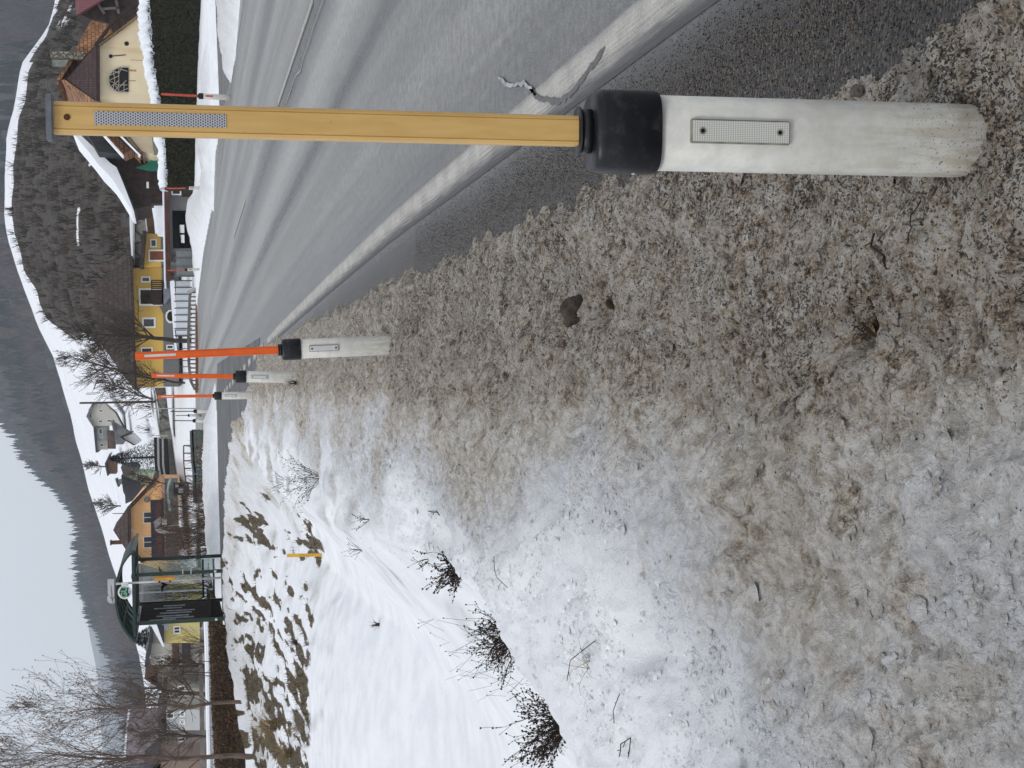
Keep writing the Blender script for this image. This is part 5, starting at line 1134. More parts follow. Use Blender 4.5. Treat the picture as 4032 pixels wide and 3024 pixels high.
# red metal roofed barn at the upper right corner
h = bld('barn', 'dark timber barn with red sheet metal roof at the right edge of the view', 'barn', (500, 20), Y+14)
part('wall', MB().prism(PL([ZA_(690, 120), ZA_(900, -60), ZA_(1180, -200), ZA_(1200, 60), ZA_(950, 200), ZA_(780, 160)], Y+12), Y+12, Y+20), 'wood', h)
m = MB(); A, B, C_, D_ = P(*ZA_(662, 135), Y+11), P(*ZA_(890, 0), Y+11), P(*ZA_(1150, -160), Y+11), P(*ZA_(650, -260), Y+14)
m.add([A, C_, D_+Vector((2, 0, 0)), D_-Vector((0, 0, 0)), P(*ZA_(655, 0), Y+13)], [(0, 1, 2, 3, 4)]); m.add([p-Vector((0, 0, .2)) for p in (A, C_, D_+Vector((2, 0, 0)), D_, P(*ZA_(655, 0), Y+13))], [(4, 3, 2, 1, 0)])
RM = M('red_sheet_roof'); wv_ = RM.n('TexWave', Vector=RM.obj(), Scale=1.6, wave_type='BANDS', bands_direction='X'); RM.set('Base Color', RM.mix(RM.ramp(wv_.outputs[1], .0, .12), (.05, .012, .016), (.17, .045, .055))).set('Roughness', .55); RM = RM.m
part('roof', m, RM, h)
for a, c in (((850, 30), (910, 120)), ((1010, 0), (1035, 120)), ((900, 80), (1030, 70))): part('beam', MB().bar(P(*ZA_(*a), Y+11.8), P(*ZA_(*c), Y+11.8), .18, .2), simple('grey_beam', (.14, .12, .115), .9, .3, 2) if 'gbm' not in MT else MT['gbm'], h)
# dark timber shed with snow rimmed roof
Yb = 104
h = bld('shed', 'dark brown timber shed with sloping snow-edged roof behind the hedge', 'shed', (640, 720), Yb)
part('wall', MB().prism(PL([ZA_(1060, 1340), ZB_(1470, 0), ZB_(1470, 350), ZB_(1320, 352), ZB_(1180, 380), ZB_(1050, 100), ZB_(960, 0)], Yb), Yb, Yb+7), 'wood', h)
part('roof', MB().prism(PL([ZA_(625, 1145), ZA_(700, 1175), ZA_(960, 1420), ZB_(1015, 20), ZB_(1070, 150), ZB_(1165, 395), ZB_(1145, 395), ZB_(1010, 170), ZB_(975, 120), ZB_(920, 60), ZB_(860, 0), ZA_(780, 1330)], Yb-.5), Yb-.6, Yb+7.6), 'cleansnow', h)
part('eave', MB().prism(PL([ZB_(1020, 20), ZB_(1032, 25), ZB_(1185, 395), ZB_(1168, 395)], Yb-.5), Yb-.6, Yb+7.5), 'slate', h)
part('tarpaulin', MB().prism(PL([ZA_(1180, 1462), ZA_(1270, 1432), ZA_(1320, 1390), ZA_(1400, 1385), ZA_(1400, 1490), ZA_(1310, 1490)], Yb-1), Yb-1.1, Yb-.9), simple('green_tarp', (.015, .15, .10), .6, .25, 2), h)
x0, x1, z0, z1_ = RECT(600, 660, 795, 806, Yb); part('door', MB().box(*RECT(598, 650, 802, 815, Yb)[:2], Yb-.04, Yb+.1, *RECT(598, 650, 802, 815, Yb)[2:]), simple('shed_door', (.07, .065, .06), .8), h)
part('lamp', MB().box(*RECT(577, 586, 718, 741, Yb)[:2], Yb-.2, Yb+.05, *RECT(577, 586, 718, 741, Yb)[2:]), 'white', h)
o = MB().prism(PL([ZB_(1320, 352), ZB_(1440, 350), ZB_(1440, 605), ZB_(1350, 590), ZB_(1340, 470)], 101), 101, 103).build('snow_heap', MT['cleansnow'], bevel=.15); tag(o, 'clean white snow heap on the yard between shed and annex', 'snow')

# houses on the hill
HW = plaster_material('hill_white', (.46, .44, .39), (.30, .29, .26), .12, .4); Y = 235
def zh(a, b_): return (340+a/4.147, 1550+b_/4.147)
h = bld('house', 'large pale gabled house high on the snowy hill', 'house', (450, 1670), Y)
part('wall', MB().prism(PL([zh(120, 170), zh(75, 350), zh(75, 400), zh(150, 525), zh(500, 525), zh(640, 640), zh(470, 320), zh(300, 170)], Y), Y, Y+9), HW, h)
part('roof', MB().slab(PL([zh(150, 150), zh(52, 370), zh(165, 545)], Y-.4), .5, Y-.6, Y+9.6), GREYR, h)
for a, c, d_, e_ in ((205, 270, 262, 300), (200, 265, 432, 470), (335, 410, 425, 465)):
    p0, p1 = zh(a, d_), zh(c, e_); window(h, RECT(p0[0], p1[0], p0[1], p1[1], Y), Y, fw=.07)
h = bld('house', 'long lower house with grey-green middle wall beside the large gabled house', 'house', (430, 1730), Y+2)
part('wall', MB().prism(PL([zh(150, 528), zh(345, 528), zh(345, 915), zh(190, 915)], Y+2), Y+2, Y+10), HW, h)
part('green_wall', MB().prism(PL([zh(160, 545), zh(335, 545), zh(335, 770), zh(182, 770)], Y+1.9), Y+1.9, Y+2.1), simple('grey_green_wall', (.24, .28, .27), .8, .2, .5), h)
part('roof', MB().slab(PL([zh(150, 520), zh(190, 960)], Y+1.6), .35, Y+1.4, Y+10.6), DKR, h)
for a, c, d_, e_ in ((205, 262, 572, 660), (215, 270, 690, 720), (225, 285, 815, 862)):
    p0, p1 = zh(a, d_), zh(c, e_); window(h, RECT(p0[0], p1[0], p0[1], p1[1], Y+1.85), Y+1.85, fw=.07)
part('balcony', MB().prism(PL([zh(345, 600), zh(480, 600), zh(480, 900), zh(350, 900)], Y+1), Y+.8, Y+1.8), simple('brown_balcony', (.09, .06, .05), .9, .5, .6), h)
simple_house('grey shed roofs stepping down below the large gabled house', 215, [zh(440, 470), zh(720, 640), zh(600, 830), zh(480, 830)], [zh(430, 440), zh(470, 620)], GREYR, GREYR, [], 5, cat='shed', name='shed')
simple_house('small white gabled house half hidden by the slope, with brown verge boards', 175, [zh(600, 710), zh(760, 650), zh(890, 780), zh(820, 830), zh(740, 830)], [zh(760, 630), zh(575, 710), zh(800, 840)], simple('bright_white', (.55, .55, .55), .8, .1, 1), 'wood', [], 5)
simple_house('small brown timber house with dark roof on the snow hill', 260, [zh(350, 1080), zh(490, 1080), zh(490, 1310), zh(365, 1310)], [zh(400, 985), zh(325, 1140), zh(362, 1340)], 'brownwood', DKR, [], 6)
GG = plaster_material('mint_plaster', (.36, .46, .30), (.28, .36, .24), .3, .3); Y = 150
h = bld('house', 'mint green gabled house with dark roof between spruce and orange house', 'house', (560, 1880), Y)
part('wall', MB().prism(PL([zh(620, 1350), zh(790, 1270), zh(870, 1300), zh(1120, 1300), zh(1120, 1480), zh(880, 1480)], Y), Y, Y+8), GG, h)
part('roof', MB().prism(PL([zh(560, 1200), zh(800, 1180), zh(860, 1250), zh(780, 1262), zh(610, 1350)], Y-.4), Y-.5, Y+8.5), simple('brown_grey_roof', (.085, .072, .068), .85, .3, 1), h)
part('verge', MB().prism(PL([zh(565, 1350), zh(610, 1350), zh(885, 1450), zh(885, 1500), zh(600, 1370)], Y-.4), Y-.5, Y+8.4), 'slate', h)
x0, x1, z0, z1_ = RECT(534, 552, 1863, 1880, Y); part('door', MB().box(x0, x1, Y-.03, Y+.1, z0, z1_), 'white', h)
part('roof_flank', MB().prism(PL([zh(570, 1370), zh(640, 1400), zh(870, 1500), zh(1010, 1350), zh(1100, 1420), zh(860, 1700), zh(640, 1800), zh(630, 1659), zh(600, 1600)], Y+1), Y+1, Y+8), DKR, h)
simple_house('tiny snow-covered hut above the mint green house', 240, [zh(520, 1420), zh(610, 1400), zh(610, 1480), zh(530, 1480)], [zh(500, 1400), zh(540, 1520)], simple('hut_grey', (.2, .2, .2), .8), DKR, [], 4, snow=True, cat='hut', name='hut')

# spruce beside the mint green house
def conifer(label, pb, pt, Y, wid):
    a, c = P(*pb, Y), P(*pt, Y); H_ = c.z-a.z; t = thing('spruce', label, 'tree', a)
    MB().tube([a, a+Vector((0, 0, H_))], [.14, .02], 7).build('trunk', MT['bark'], t)
    V = []; F = []; C = []; k0 = 0
    for i in range(3800):
        f = random.random()**.8; r_ = wid*(1-f)**.75*math.sqrt(random.random()); an = random.random()*6.283
        x, y_, z = math.cos(an)*r_, math.sin(an)*r_, .08*H_+f*.92*H_-.25*r_; s_ = random.uniform(.10, .26)
        d1 = Vector((math.cos(an), math.sin(an), random.uniform(-.5, .3)))*s_; d2 = Vector((-math.sin(an), math.cos(an), random.uniform(-.4, .4)))*s_*.35
        p = Vector((x, y_, z)); V += [p-d2, p+d2, p+d1]; F.append((k0, k0+1, k0+2)); k0 += 3; cc = np.array((.028, .050, .052))*random.uniform(.35, 1.9); C += [cc]*3
    tri_mesh('crown', V, F, TW, np.array(C), parent=t)
conifer('blue-green spruce standing between the hill houses and the mint green house', (620, 1800), (432, 1800), 142, 1.6)
conifer('dark snow-dusted fir behind the yellow house left of the shelter', (640, 2510), (520, 2480), 130, 1.7)

# poles
for lab, p0, p1, Y, r_ in [('tall wooden utility pole on the slope in front of the large gabled house', (313, 1587), (597, 1582), 128, .10), ('thin grey pole rising from the white meadow behind the junction', (520, 1609), (768, 1609), 92, .035), ('short thin pole at the corner of the boulder wall', (612, 1716), (640, 1716), 126, .05), ('slim steel mast beside the village houses left of the shelter', (720, 2475), (780, 2475), 90, .04), ('dark post on the white field left of the orange house', (443, 2022), (500, 2022), 230, .07)]:
    a, c = P(*p1, Y), P(*p0, Y); o = MB().tube([a-Vector((0, 0, .4)), c], [r_, r_*.8], 8).build('pole', MT['bark'] if 'wooden' in lab or 'dark' in lab else MT['greymetal']); tag(o, lab, 'pole')
# ------------------------------------------------------------------ bus shelter
def shelter(name, label, X0, X1, Y0, Y1, zg, zt, detailed=True, rx0=None, rx1=None, rise=.5):
    """X0..X1 posts across, Y0..Y1 deep, ground zg, eaves zt; barrel roof spanning rx0..rx1"""
    t = thing(name, label, 'bus shelter', ((X0+X1)/2, Y0, zg)); pw = .11
    for x in (X0, X1):
        for y in (Y0, Y1):
            part('post', MB().box(x-pw/2, x+pw/2, y-pw/2, y+pw/2, zg-.3, zt), 'green', t, bevel=.01)
    m = MB()
    for x in (X0, X1): m.box(x-.05, x+.05, Y0-.5, Y1+.4, zt, zt+.12)
    for y in (Y0-.5, Y0+.55, (Y0+Y1)/2, Y1-.5, Y1+.4): m.box(rx0+.1, rx1-.1, y-.04, y+.04, zt+.02, zt+.10)
    part('roof_frame', m, 'green', t)
    cx = (rx0+rx1)/2; w_ = (rx1-rx0)/2; arc = [(cx+w_*math.sin(a), zt+.06+rise*(math.cos(a)-math.cos(1.15))/(1-math.cos(1.15))) for a in np.linspace(-1.15, 1.15, 19)]
    s_ = w_/ (w_*math.sin(1.15)); arc = [(cx+(x-cx)*s_, z) for x, z in arc]
    GR = M('smoked_roof_sheet'); tr = GR.nt.nodes.new('ShaderNodeBsdfTransparent'); tr.inputs[0].default_value = (.35, .42, .40, 1); mx = GR.nt.nodes.new('ShaderNodeMixShader'); mx.inputs[0].default_value = .35
    GR.set('Base Color', (.03, .05, .045)).set('Roughness', .3); GR.nt.links.new(tr.outputs[0], mx.inputs[1]); GR.nt.links.new(GR.b.outputs[0], mx.inputs[2]); GR.nt.links.new(mx.outputs[0], GR.nt.nodes['Material Output'].inputs[0])
    rf = part('roof', MB().slab(arc, .012, Y0-.55, Y1+.45), GR.m, t)
    for y in np.linspace(Y0-.56, Y1+.46, 6):
        m = MB(); pp = [Vector((x, y, z-.02)) for x, z in arc]
        for a, c in zip(pp[:-1], pp[1:]): m.bar(a, c, .06, .05)
        part('rib', m, 'green', rf)
    m = MB()
    for i in (0, 4, 7, 11, 14, 18): m.box(arc[i][0]-.03, arc[i][0]+.03, Y0-.55, Y1+.45, arc[i][1]-.05, arc[i][1]-.012)
    part('purlin', m, 'green', rf)
    for x in (rx0, rx1): part('gutter', MB().tube([(x, Y0-.6, zt+.04), (x, Y1+.5, zt+.04)], .055, 8), 'green', t)
    part('glass_panel', MB().box(X1-.006, X1+.006, Y0+.08, Y1-.08, zg+.25, zt-.12), 'glass', t)
    part('glass_panel', MB().box(X0+.08, X1-.08, Y1-.006, Y1+.006, zg+.25, zt-.12), 'glass', t)
    part('back_wall', MB().box(X0-.012, X0+.012, Y0+.08, Y1-.08, zg+.05, zt-.08), 'wood', t)
    part('bench', MB().box(X0+.05, X0+.45, Y0+.4, Y1-.3, zg+.42, zg+.48).box(X0+.08, X0+.12, Y0+.5, Y0+.6, zg, zg+.42).box(X0+.08, X0+.12, Y1-.6, Y1-.5, zg, zg+.42), 'wood', t)
    m = MB(); m.box(X0+.09, X1-.09, Y1-.03, Y1+.03, zg+.55, zg+.62); m.box(X0+.09, X1-.09, Y1-.03, Y1+.03, zg+.2, zg+.26); part('cross_rail', m, 'green', t)
    if detailed:
        for x0_, x1_, za, zb_ in ((1.0, 1.22, 1.1, 2.1), (.6, .8, .95, 1.9), (1.6, 1.85, 1.0, 2.0), (2.1, 2.3, .9, 1.8), (2.7, 2.9, 1.3, 2.2), (.25, .45, 1.5, 2.3), (3.2, 3.4, 1.2, 1.9)):
            part('notice', MB().box(X0+.013, X0+.022, Y0+x0_, Y0+x1_, zg+za, zg+zb_), color('notice_paper', (.42, .44, .46), rough=.6, var=.4, scale=6), t)
        # bird silhouettes stuck on the end glass
        for bx_, bz_ in ((-.15, 1.35+.55), (.25, 1.95)):
            cxx = (X0+X1)/2+bx_; m = MB(); z = zg+bz_
            m.prism([(cxx-.28, z+.05), (cxx-.05, z+.08), (cxx, z+.02), (cxx+.06, z+.07), (cxx+.28, z+.10), (cxx+.08, z-.02), (cxx+.01, z-.16), (cxx-.04, z-.04)], Y1-.012, Y1-.008); part('bird_sticker', m, 'hole', t)
        for x in (X0, X1):
            part('bolt_plate', MB().box(x-.035, x+.035, Y0-pw/2-.012, Y0-pw/2+.002, zg+.25, zg+.32), 'white', t)
        part('clamp', MB().box(X1-.03, X1+.12, Y0-.09, Y0-.056, zg+1.25, zg+1.29).box(X1-.03, X1+.12, Y0-.09, Y0-.056, zg+1.0, zg+1.04), 'greymetal', t)
    return t
pa, pb_ = P(888, 2436, 46), P(524, 2456, 46)
xr = P(700, 2256, 46).x
shelter('bus_shelter', 'dark green bus shelter with barrel roof and bird stickers on its glass', pa.x, xr, 46, 50.2, .04, 2.72, True, P(510, 2512, 46).x, P(506, 2165, 46).x, .55)
# stop sign pole
t = bld('bus_stop_sign', 'grey stop pole with round white, blue and green sign beside the large shelter', 'stop sign', (885, 2273), 44.6)
a, c = P(885, 2273, 44.6), P(456, 2299, 44.6)
part('pole', MB().tube([a-Vector((0, 0, .3)), c], .032, 12), 'greymetal', t, smooth=True)
cc = P(492, 2331, 44.5); R = .205
def disc(c, R, y0, y1, n=40): return MB().ring_loft([[(c.x+math.cos(a)*R, y, c.z+math.sin(a)*R) for a in np.linspace(0, 2*math.pi, n+1)[:-1]] for y in (y0, y1)])
sg = part('sign_disc', disc(cc, R, 44.46, 44.49), 'white', t)
disc(cc, R*.80, 44.452, 44.459, 8).build('blue_field', simple('navy_blue', (.012, .045, .13), .4, .1), sg)
fc_ = bpy.data.curves.new('t', 'FONT'); fc_.body = 'GU'; fc_.size = .235; fc_.extrude = .002; fc_.offset = .006; fc_.align_x = 'CENTER'; fc_.align_y = 'CENTER'
fo = bpy.data.objects.new('t', fc_); link(fo); bpy.context.view_layer.update()
me = bpy.data.meshes.new_from_object(fo.evaluated_get(bpy.context.evaluated_depsgraph_get())); bpy.data.objects.remove(fo)
lt = bpy.data.objects.new('lettering', me); me.materials.clear(); me.materials.append(simple('light_green', (.22, .44, .16), .5, .1)); link(lt); lt.parent = sg
lt.rotation_euler = (math.pi/2, 0, 0); lt.location = Vector((cc.x, 44.448, cc.z+.02))-t.location
part('white_bar', MB().box(cc.x-.03, cc.x+.09, 44.446, 44.450, cc.z-.135, cc.z-.105), 'white', sg)
part('bracket', MB().box(cc.x+.15, c.x+.03, 44.5, 44.56, cc.z-.10, cc.z+.10), 'white', t)
x0, x1, z0, z1_ = RECT(610, 686, 2270, 2281, 44.6); part('timetable', MB().box(x0, x1, 44.3, 44.75, z0, z1_), color('orange_frame', (.55, .27, .05)), t)
part('clip', MB().box(x0-.09, x0, 44.55, 44.6, z0+.12, z0+.17).box(x0-.09, x0, 44.55, 44.6, z1_-.17, z1_-.12), 'black', t)
t = bld('road_sign', 'pale back of a round traffic sign with side plate above the shelter roof', 'traffic sign', (560, 2345), 52)
WB = simple('sign_back', (.50, .51, .52), .5, .08, 3)
part('round_plate', disc(P(441, 2357, 52), .165, 51.98, 52.0), WB, t)
x0, x1, z0, z1_ = RECT(425, 449, 2281, 2339, 52); part('side_plate', MB().box(x0, x1, 51.98, 52.0, z0, z1_), WB, t, bevel=.008)
pp = P(441, 2340, 52.04); part('pole', MB().tube([Vector((pp.x, 52.06, 0)), Vector((pp.x, 52.06, pp.z+.05))], .03, 10), 'greymetal', t)
c = P(441, 2352, 51.95)
m = MB(); m.bar(P(436, 2305, 51.97), P(443, 2372, 51.97), .02, .01)
for s_ in (-1, 1): m.bar(P(443, 2362, 51.97), P(441+s_*8, 2350, 51.97), .018, .01)
part('clamp_rail', m, simple('sign_grey', (.14, .14, .15), .5), t)
# far shelter
Y = 84
fa, fb = P(745, 1950, Y), P(745, 1898, Y)
t = thing('bus_shelter', 'small far bus shelter with pale green arched roof across the main road', 'bus shelter', (fa.x, Y, fa.z))
for yv in (1902, 1947, 1994): part('post', MB().bar(P(748, yv, Y), P(680, yv, Y), .08, .08), 'green', t)
part('wall', MB().box(fa.x, fb.x, Y+.1, Y+.14, P(744, 1920, Y).z, P(683, 1920, Y).z), 'wood', t)
for r_ in ((690, 702, 1905, 1918), (703, 722, 1922, 1940), (728, 736, 1905, 1912)): part('notice', MB().box(*RECT(*r_, Y)[:2], Y+.06, Y+.09, *RECT(*r_, Y)[2:]), color('notice_paper', (.42, .44, .46)), t)
rl_ = [(x, z) for x, z in PL([(676, 1885), (668, 1905), (663, 1935), (665, 1965), (672, 2008)], Y)]
part('roof', MB().slab(rl_, .10, Y-.8, Y+1.4), simple('pale_green_roof', (.20, .29, .26), .4, .2, 2), t)

# ------------------------------------------------------------------ plants on the verge
def shrub(label, base, h, n, seed, dirv=(0, 0), sp=1.0, ball=.006, lev=2, group='dry seed-head shrubs on the verge', th=.0022, name='shrub'):
    r = random.Random(seed); base = Vector(base); m = MB(); b2 = MB()
    def ballat(c, s_): b2.add([c+Vector(v)*s_ for v in ((1, 0, 0), (0, 1, 0), (-1, 0, 0), (0, -1, 0), (0, 0, 1), (0, 0, -1))], [(0, 1, 4), (1, 2, 4), (2, 3, 4), (3, 0, 4), (1, 0, 5), (2, 1, 5), (3, 2, 5), (0, 3, 5)])
    def g(p, d, L, rad, lv):
        pts = [p]; rr = [rad]
        for i in range(3):
            d = (d+Vector((r.uniform(-1, 1), r.uniform(-1, 1), r.uniform(-.7, .7)))*.22).normalized(); p = p+d*L/3; pts.append(p); rr.append(max(th*.5, rad*(1-.2*(i+1))))
        m.tube(pts, rr, 3, cap=False)
        if lv > 0:
            for i in (1, 2, 3):
                s_ = Vector((r.uniform(-1, 1), r.uniform(-1, 1), r.uniform(-.6, .9))); g(pts[i], (d+s_*.8).normalized(), L*r.uniform(.4, .65), rr[i]*.75, lv-1)
        if lv <= 1: ballat(pts[-1], ball*r.uniform(.6, 1.5)); 
        if lv == 0 and r.random() < .5: ballat(pts[2], ball*r.uniform(.5, 1.1))
    for i in range(n):
        a = r.random()*6.283; s_ = r.uniform(.1, 1.0)*sp; d = Vector((math.cos(a)*s_+dirv[0], math.sin(a)*s_+dirv[1], r.uniform(.5, 1))).normalized()
        g(base+Vector((math.cos(a), math.sin(a), 0))*h*.15*r.random(), d, h*r.uniform(.35, .7), th*1.3, lev)
    m.add(b2.v, b2.f); o = m.build(name, MT['twig']); return tag(o, label, 'shrub', group)
def gg(x, y): c = G(x, y, .09); return Vector((c.x-.01, c.y, max(gz(c.x, c.y), .0)-.02))
def gp(x, y, dz=0): return Vector((x, y, gz(x, y)+dz))
shrub('dark dry shrub with seed heads at the snow lip, nearest the left corner', gg(2125, 2835), .27, 44, 3, (-.35, .15), 1.2, .0042, th=.0018)
shrub('dark dry shrub with seed heads in a bare hollow, middle of the row', gg(1945, 2490), .24, 50, 4, (-.35, .15), 1.2, .004, th=.0018)
shrub('dark dry shrub with seed heads at the far end of the snow lip', gg(1745, 2225), .22, 24, 5, (-.25, .1), 1.2, .005, th=.002)
shrub('sparse twiggy shrub leaning over the snow further along the slope', P(1255, 1885, 14.0), .40, 20, 6, (-.35, 0), 1.0, .0045, th=.0018)
for k, (px, Y, h_, n_, s_) in enumerate([((1190, 2180), 13.5, .22, 7, 8), ((1440, 2210), 9.2, .16, 6, 9), ((1120, 1900), 19, .3, 8, 10), ((1380, 2050), 10.5, .15, 6, 12)]):
    a = P(*px, Y); shrub(['thin tuft of dry stems below the yellow plank marker', 'loose dry stems on the slope right of the far shrub', 'faint dry stems on the slope behind the sparse shrub', 'scattered dry stems beside the sparse shrub'][k], (a.x, Y, gz(a.x, Y)), h_, n_, s_, (0, 0), .7, .004, 1)
# straight thin stalks standing in the slope
m = MB()
r = random.Random(5)
for i in range(95):
    x, y = r.uniform(-2.6, -1.35), r.uniform(7.2, 12.5); y = 7.5+3.0*r.random()+(0 if r.random() < .8 else 2.5); x = -.19*y-.02+r.gauss(0, .22)
    if x > -1.25: continue
    z = gz(x, y); a = r.uniform(-.8, .8); L = r.uniform(.06, .26); tip = Vector((x+math.sin(a)*L, y+r.uniform(-.1, .1), z+math.cos(a)*L)); m.tube([Vector((x, y, z-.02)), tip], .0011, 3, cap=False)
    if r.random() < .6: m.add([tip+Vector(v)*.005 for v in ((1, 0, 0), (0, 1, 0), (-1, 0, 0), (0, -1, 0), (0, 0, 1.6), (0, 0, -1.6))], [(0, 1, 4), (1, 2, 4), (2, 3, 4), (3, 0, 4), (1, 0, 5), (2, 1, 5), (3, 2, 5), (0, 3, 5)])
tag(m.build('dry_stalks', MT['twig']), 'fine dry stalks with seed tips poking out of the snow slope', 'plant stalks', kind='stuff')
# brown grass on the embankment
V = []; F = []; C = []; k0 = 0
N = 26000; xs = rng.uniform(-11, -1.5, N); ysn = rng.uniform(27, 46, N)
zz, q = ground(xs[None, :], ysn[None, :]); zz = zz[0]
q1_ = dict(q); q1_['side'] = q['side'][0]; pm = grass_patch(xs, ysn, zz, q1_)
for x, y, z, w_ in zip(xs, ysn, zz, pm):
    if w_ < .55: continue
    if random.random() > .75: continue
    for _ in range(2):
        a = random.gauss(0, .9); L = random.uniform(.05, .16)*(1.9 if random.random() < .08 and x < -6 else 1); b0 = Vector((x+random.uniform(-.05, .05), y, z-.01)); tip = b0+Vector((math.sin(a)*L, random.uniform(-.5, .2)*L, abs(math.cos(a))*L*.8)); s_ = Vector((.006, 0, 0))
        V += [b0-s_, b0+s_, tip]; F.append((k0, k0+1, k0+2)); k0 += 3; C += [np.array(random.choice([(.15, .105, .05), (.09, .075, .03), (.20, .15, .08), (.06, .05, .02)]))*random.uniform(.6, 1.3)]*3
tag(tri_mesh('dry_grass', V, F, TW, np.array(C)), 'matted brown grass showing through the snow of the embankment', kind='stuff')
# arching grass tuft on the embankment near the far stake
def tuft(label, base, h, n, seed, sp=1.0, mat='straw', th=.002):
    r = random.Random(seed); m = MB(); base = Vector(base)
    for i in range(n):
        a = r.random()*6.283; s_ = r.uniform(.1, 1)*sp; L = h*r.uniform(.5, 1); d = Vector((math.cos(a)*s_, math.sin(a)*s_, 1)).normalized(); p = base+Vector((r.uniform(-1, 1), r.uniform(-1, 1), 0))*h*.12; pts = [p]
        for j in range(4): d = (d+Vector((0, 0, -.18*j*s_))).normalized(); p = p+d*L/4; pts.append(p)
        m.tube(pts, [th, th*.9, th*.7, th*.5, th*.3], 3, cap=False)
    return tag(m.build('grass_tuft', MT[mat]), label, 'grass tuft', 'dry grass tufts')
for lab, px, Y, h_, n_, th_, sp_ in [('broad brown grass tuft around the short yellow stake', (1120, 2860), 34.2, .75, 120, .006, 1.0), ('arching straw tuft on the lower embankment at the left edge', (1190, 2960), 31.5, .6, 90, .005, 1.2),
                             ('brown tuft halfway up the embankment', (1260, 2860), 30.5, .4, 60, .005, 1.0), ('thin tuft right of the embankment hollow', (1290, 2520), 29.5, .3, 40, .004, 1.0), ('small dark tuft at the foot of the embankment', (1440, 2462), 21.5, .18, 30, .004, .8)]:
    a = P(*px, Y); tuft(lab, (a.x, Y, gz(a.x, Y)), h_, n_, int(px[0]), sp_, 'straw' if h_ > .3 else 'bark', th_)
for lab_, (a_, b_) in (('matted dark grass at the foot of the shrub nearest the left corner', (2125, 2835)), ('matted dark grass at the foot of the middle shrub', (1945, 2490)), ('matted dark grass at the foot of the farthest lip shrub', (1745, 2225))):
    c_ = gg(a_, b_); tuft(lab_, (c_.x-.03, c_.y+.03, c_.z), .13, 110, int(a_), 1.5, 'twig', .0016)
tuft('flattened dry grass frond lying on the snow between shrubs and post', gp(-.96, 4.75, .01), .17, 9, 77, 2.4, 'straw', .0011)
tuft('dry grass at the foot of the third orange pole', gp(.06, 16.8), .16, 26, 78, 1.3, 'twig', .003)
# twigs lying on the dirty snow
def twig(label, px, seed, th=.0016):
    pts = [G(x, y, .1) for x, y in px]; pts = [Vector((p.x, p.y, gz(p.x, p.y)+.012+.01*(i % 2))) for i, p in enumerate(pts)]; m = MB(); r = random.Random(seed)
    fine_ = []
    for a, c in zip(pts[:-1], pts[1:]):
        for t_ in (0, .5): fine_.append(a.lerp(c, t_)+Vector((r.uniform(-1, 1), r.uniform(-1, 1), r.uniform(0, 1)))*.004)
    fine_.append(pts[-1]); m.tube(fine_, th, 5)
    for p in fine_[1::2]: m.tube([p, p+Vector((r.uniform(-1, 1), r.uniform(-1, 1), r.uniform(0, .6)))*.022], th*.7, 4)
    return tag(m.build('twig', MT['twig']), label, 'twig', 'twigs on the dirty snow')
def zs(a, b_): return (2300+a/1.276, b_/1.276)
def zv(a, b_): return (2000+a/1.475, 900+b_/1.475)
twig('thin forked twig below the post foot on the gritty snow', [zs(1660, 1000), zs(1640, 1080), zs(1630, 1150), zs(1625, 1220)], 1)
twig('curled black twig left of the forked twig', [zs(1430, 1180), zs(1435, 1240), zs(1460, 1290), zs(1490, 1330), zs(1465, 1350)], 2, .0026)
twig('straight knobbly twig beside the dark hole', [zv(1885, 465), zv(1940, 450), zv(1990, 415), zv(2040, 395)], 3, .002)
twig('short dark twig on the snow above the slope stalks', [(1700, 2010), (1725, 2018), (1745, 2028)], 4, .003)
twig('bent grey twig near the left bottom of the snow slope', [zq(0, 0), zq(0, 0)], 5) if False else None
twig('pair of thin bent stems on the clean snow left of the frond', [(2010, 2190), (2035, 2230), (2030, 2270), (2060, 2310)], 6, .0015)
twig('thin straight stem lying on clean snow at the bottom left', [(2505, 2725), (2485, 2790), (2470, 2845)], 7, .0014)
twig('small branching stem with buds on clean snow', [(2470, 2975), (2490, 2930), (2515, 2900), (2528, 2975)], 8, .0018)
twig('long stem crossing the snow lip between two shrubs', [(2380, 2520), (2290, 2600), (2230, 2680)], 9, .0016)
# stones
def stone(label, c, sx_, sy_, sz_, seed, mat):
    bm = bmesh.new(); bmesh.ops.create_icosphere(bm, subdivisions=4, radius=1)
    for v in bm.verts:
        n = mn.noise(v.co*1.3+Vector((seed, 0, 0)))*.35+mn.noise(v.co*4+Vector((seed, 5, 0)))*.09+mn.noise(v.co*11+Vector((seed, 5, 0)))*.03; v.co = v.co*(1+n); v.co.x *= sx_; v.co.y *= sy_; v.co.z *= sz_
    me = bpy.data.meshes.new('stone'); bm.to_mesh(me); bm.free(); me.materials.append(mat); [setattr(p, 'use_smooth', True) for p in me.polygons]
    o = bpy.data.objects.new('stone', me); o.location = c; link(o); return tag(o, label, 'stone')
SB = simple('brown_stone', (.032, .024, .018), .7, .55, 45, .006, 160, dirt=(.10, .085, .07)); SG = simple('grey_stone', (.09, .08, .075), .85, .4, 60, .002, 200)
sp_ = G(2262, 1222, .07); stone('brown fist-sized stone melting into the dirty snow', (sp_.x, sp_.y, gz(sp_.x, sp_.y)+.022), .056, .05, .046, 3.1, SB)
sp_ = G(3055, 1614, .1); stone('small dark pebble on the whiter snow', (sp_.x, sp_.y, gz(sp_.x, sp_.y)+.008), .018, .012, .012, 5.7, SG)
sp_ = G(3325, 355, .06); stone('small grey stone leaning against the foot of the nearest post', (sp_.x, sp_.y, gz(sp_.x, sp_.y)+.012), .014, .018, .016, 9.7, SG)
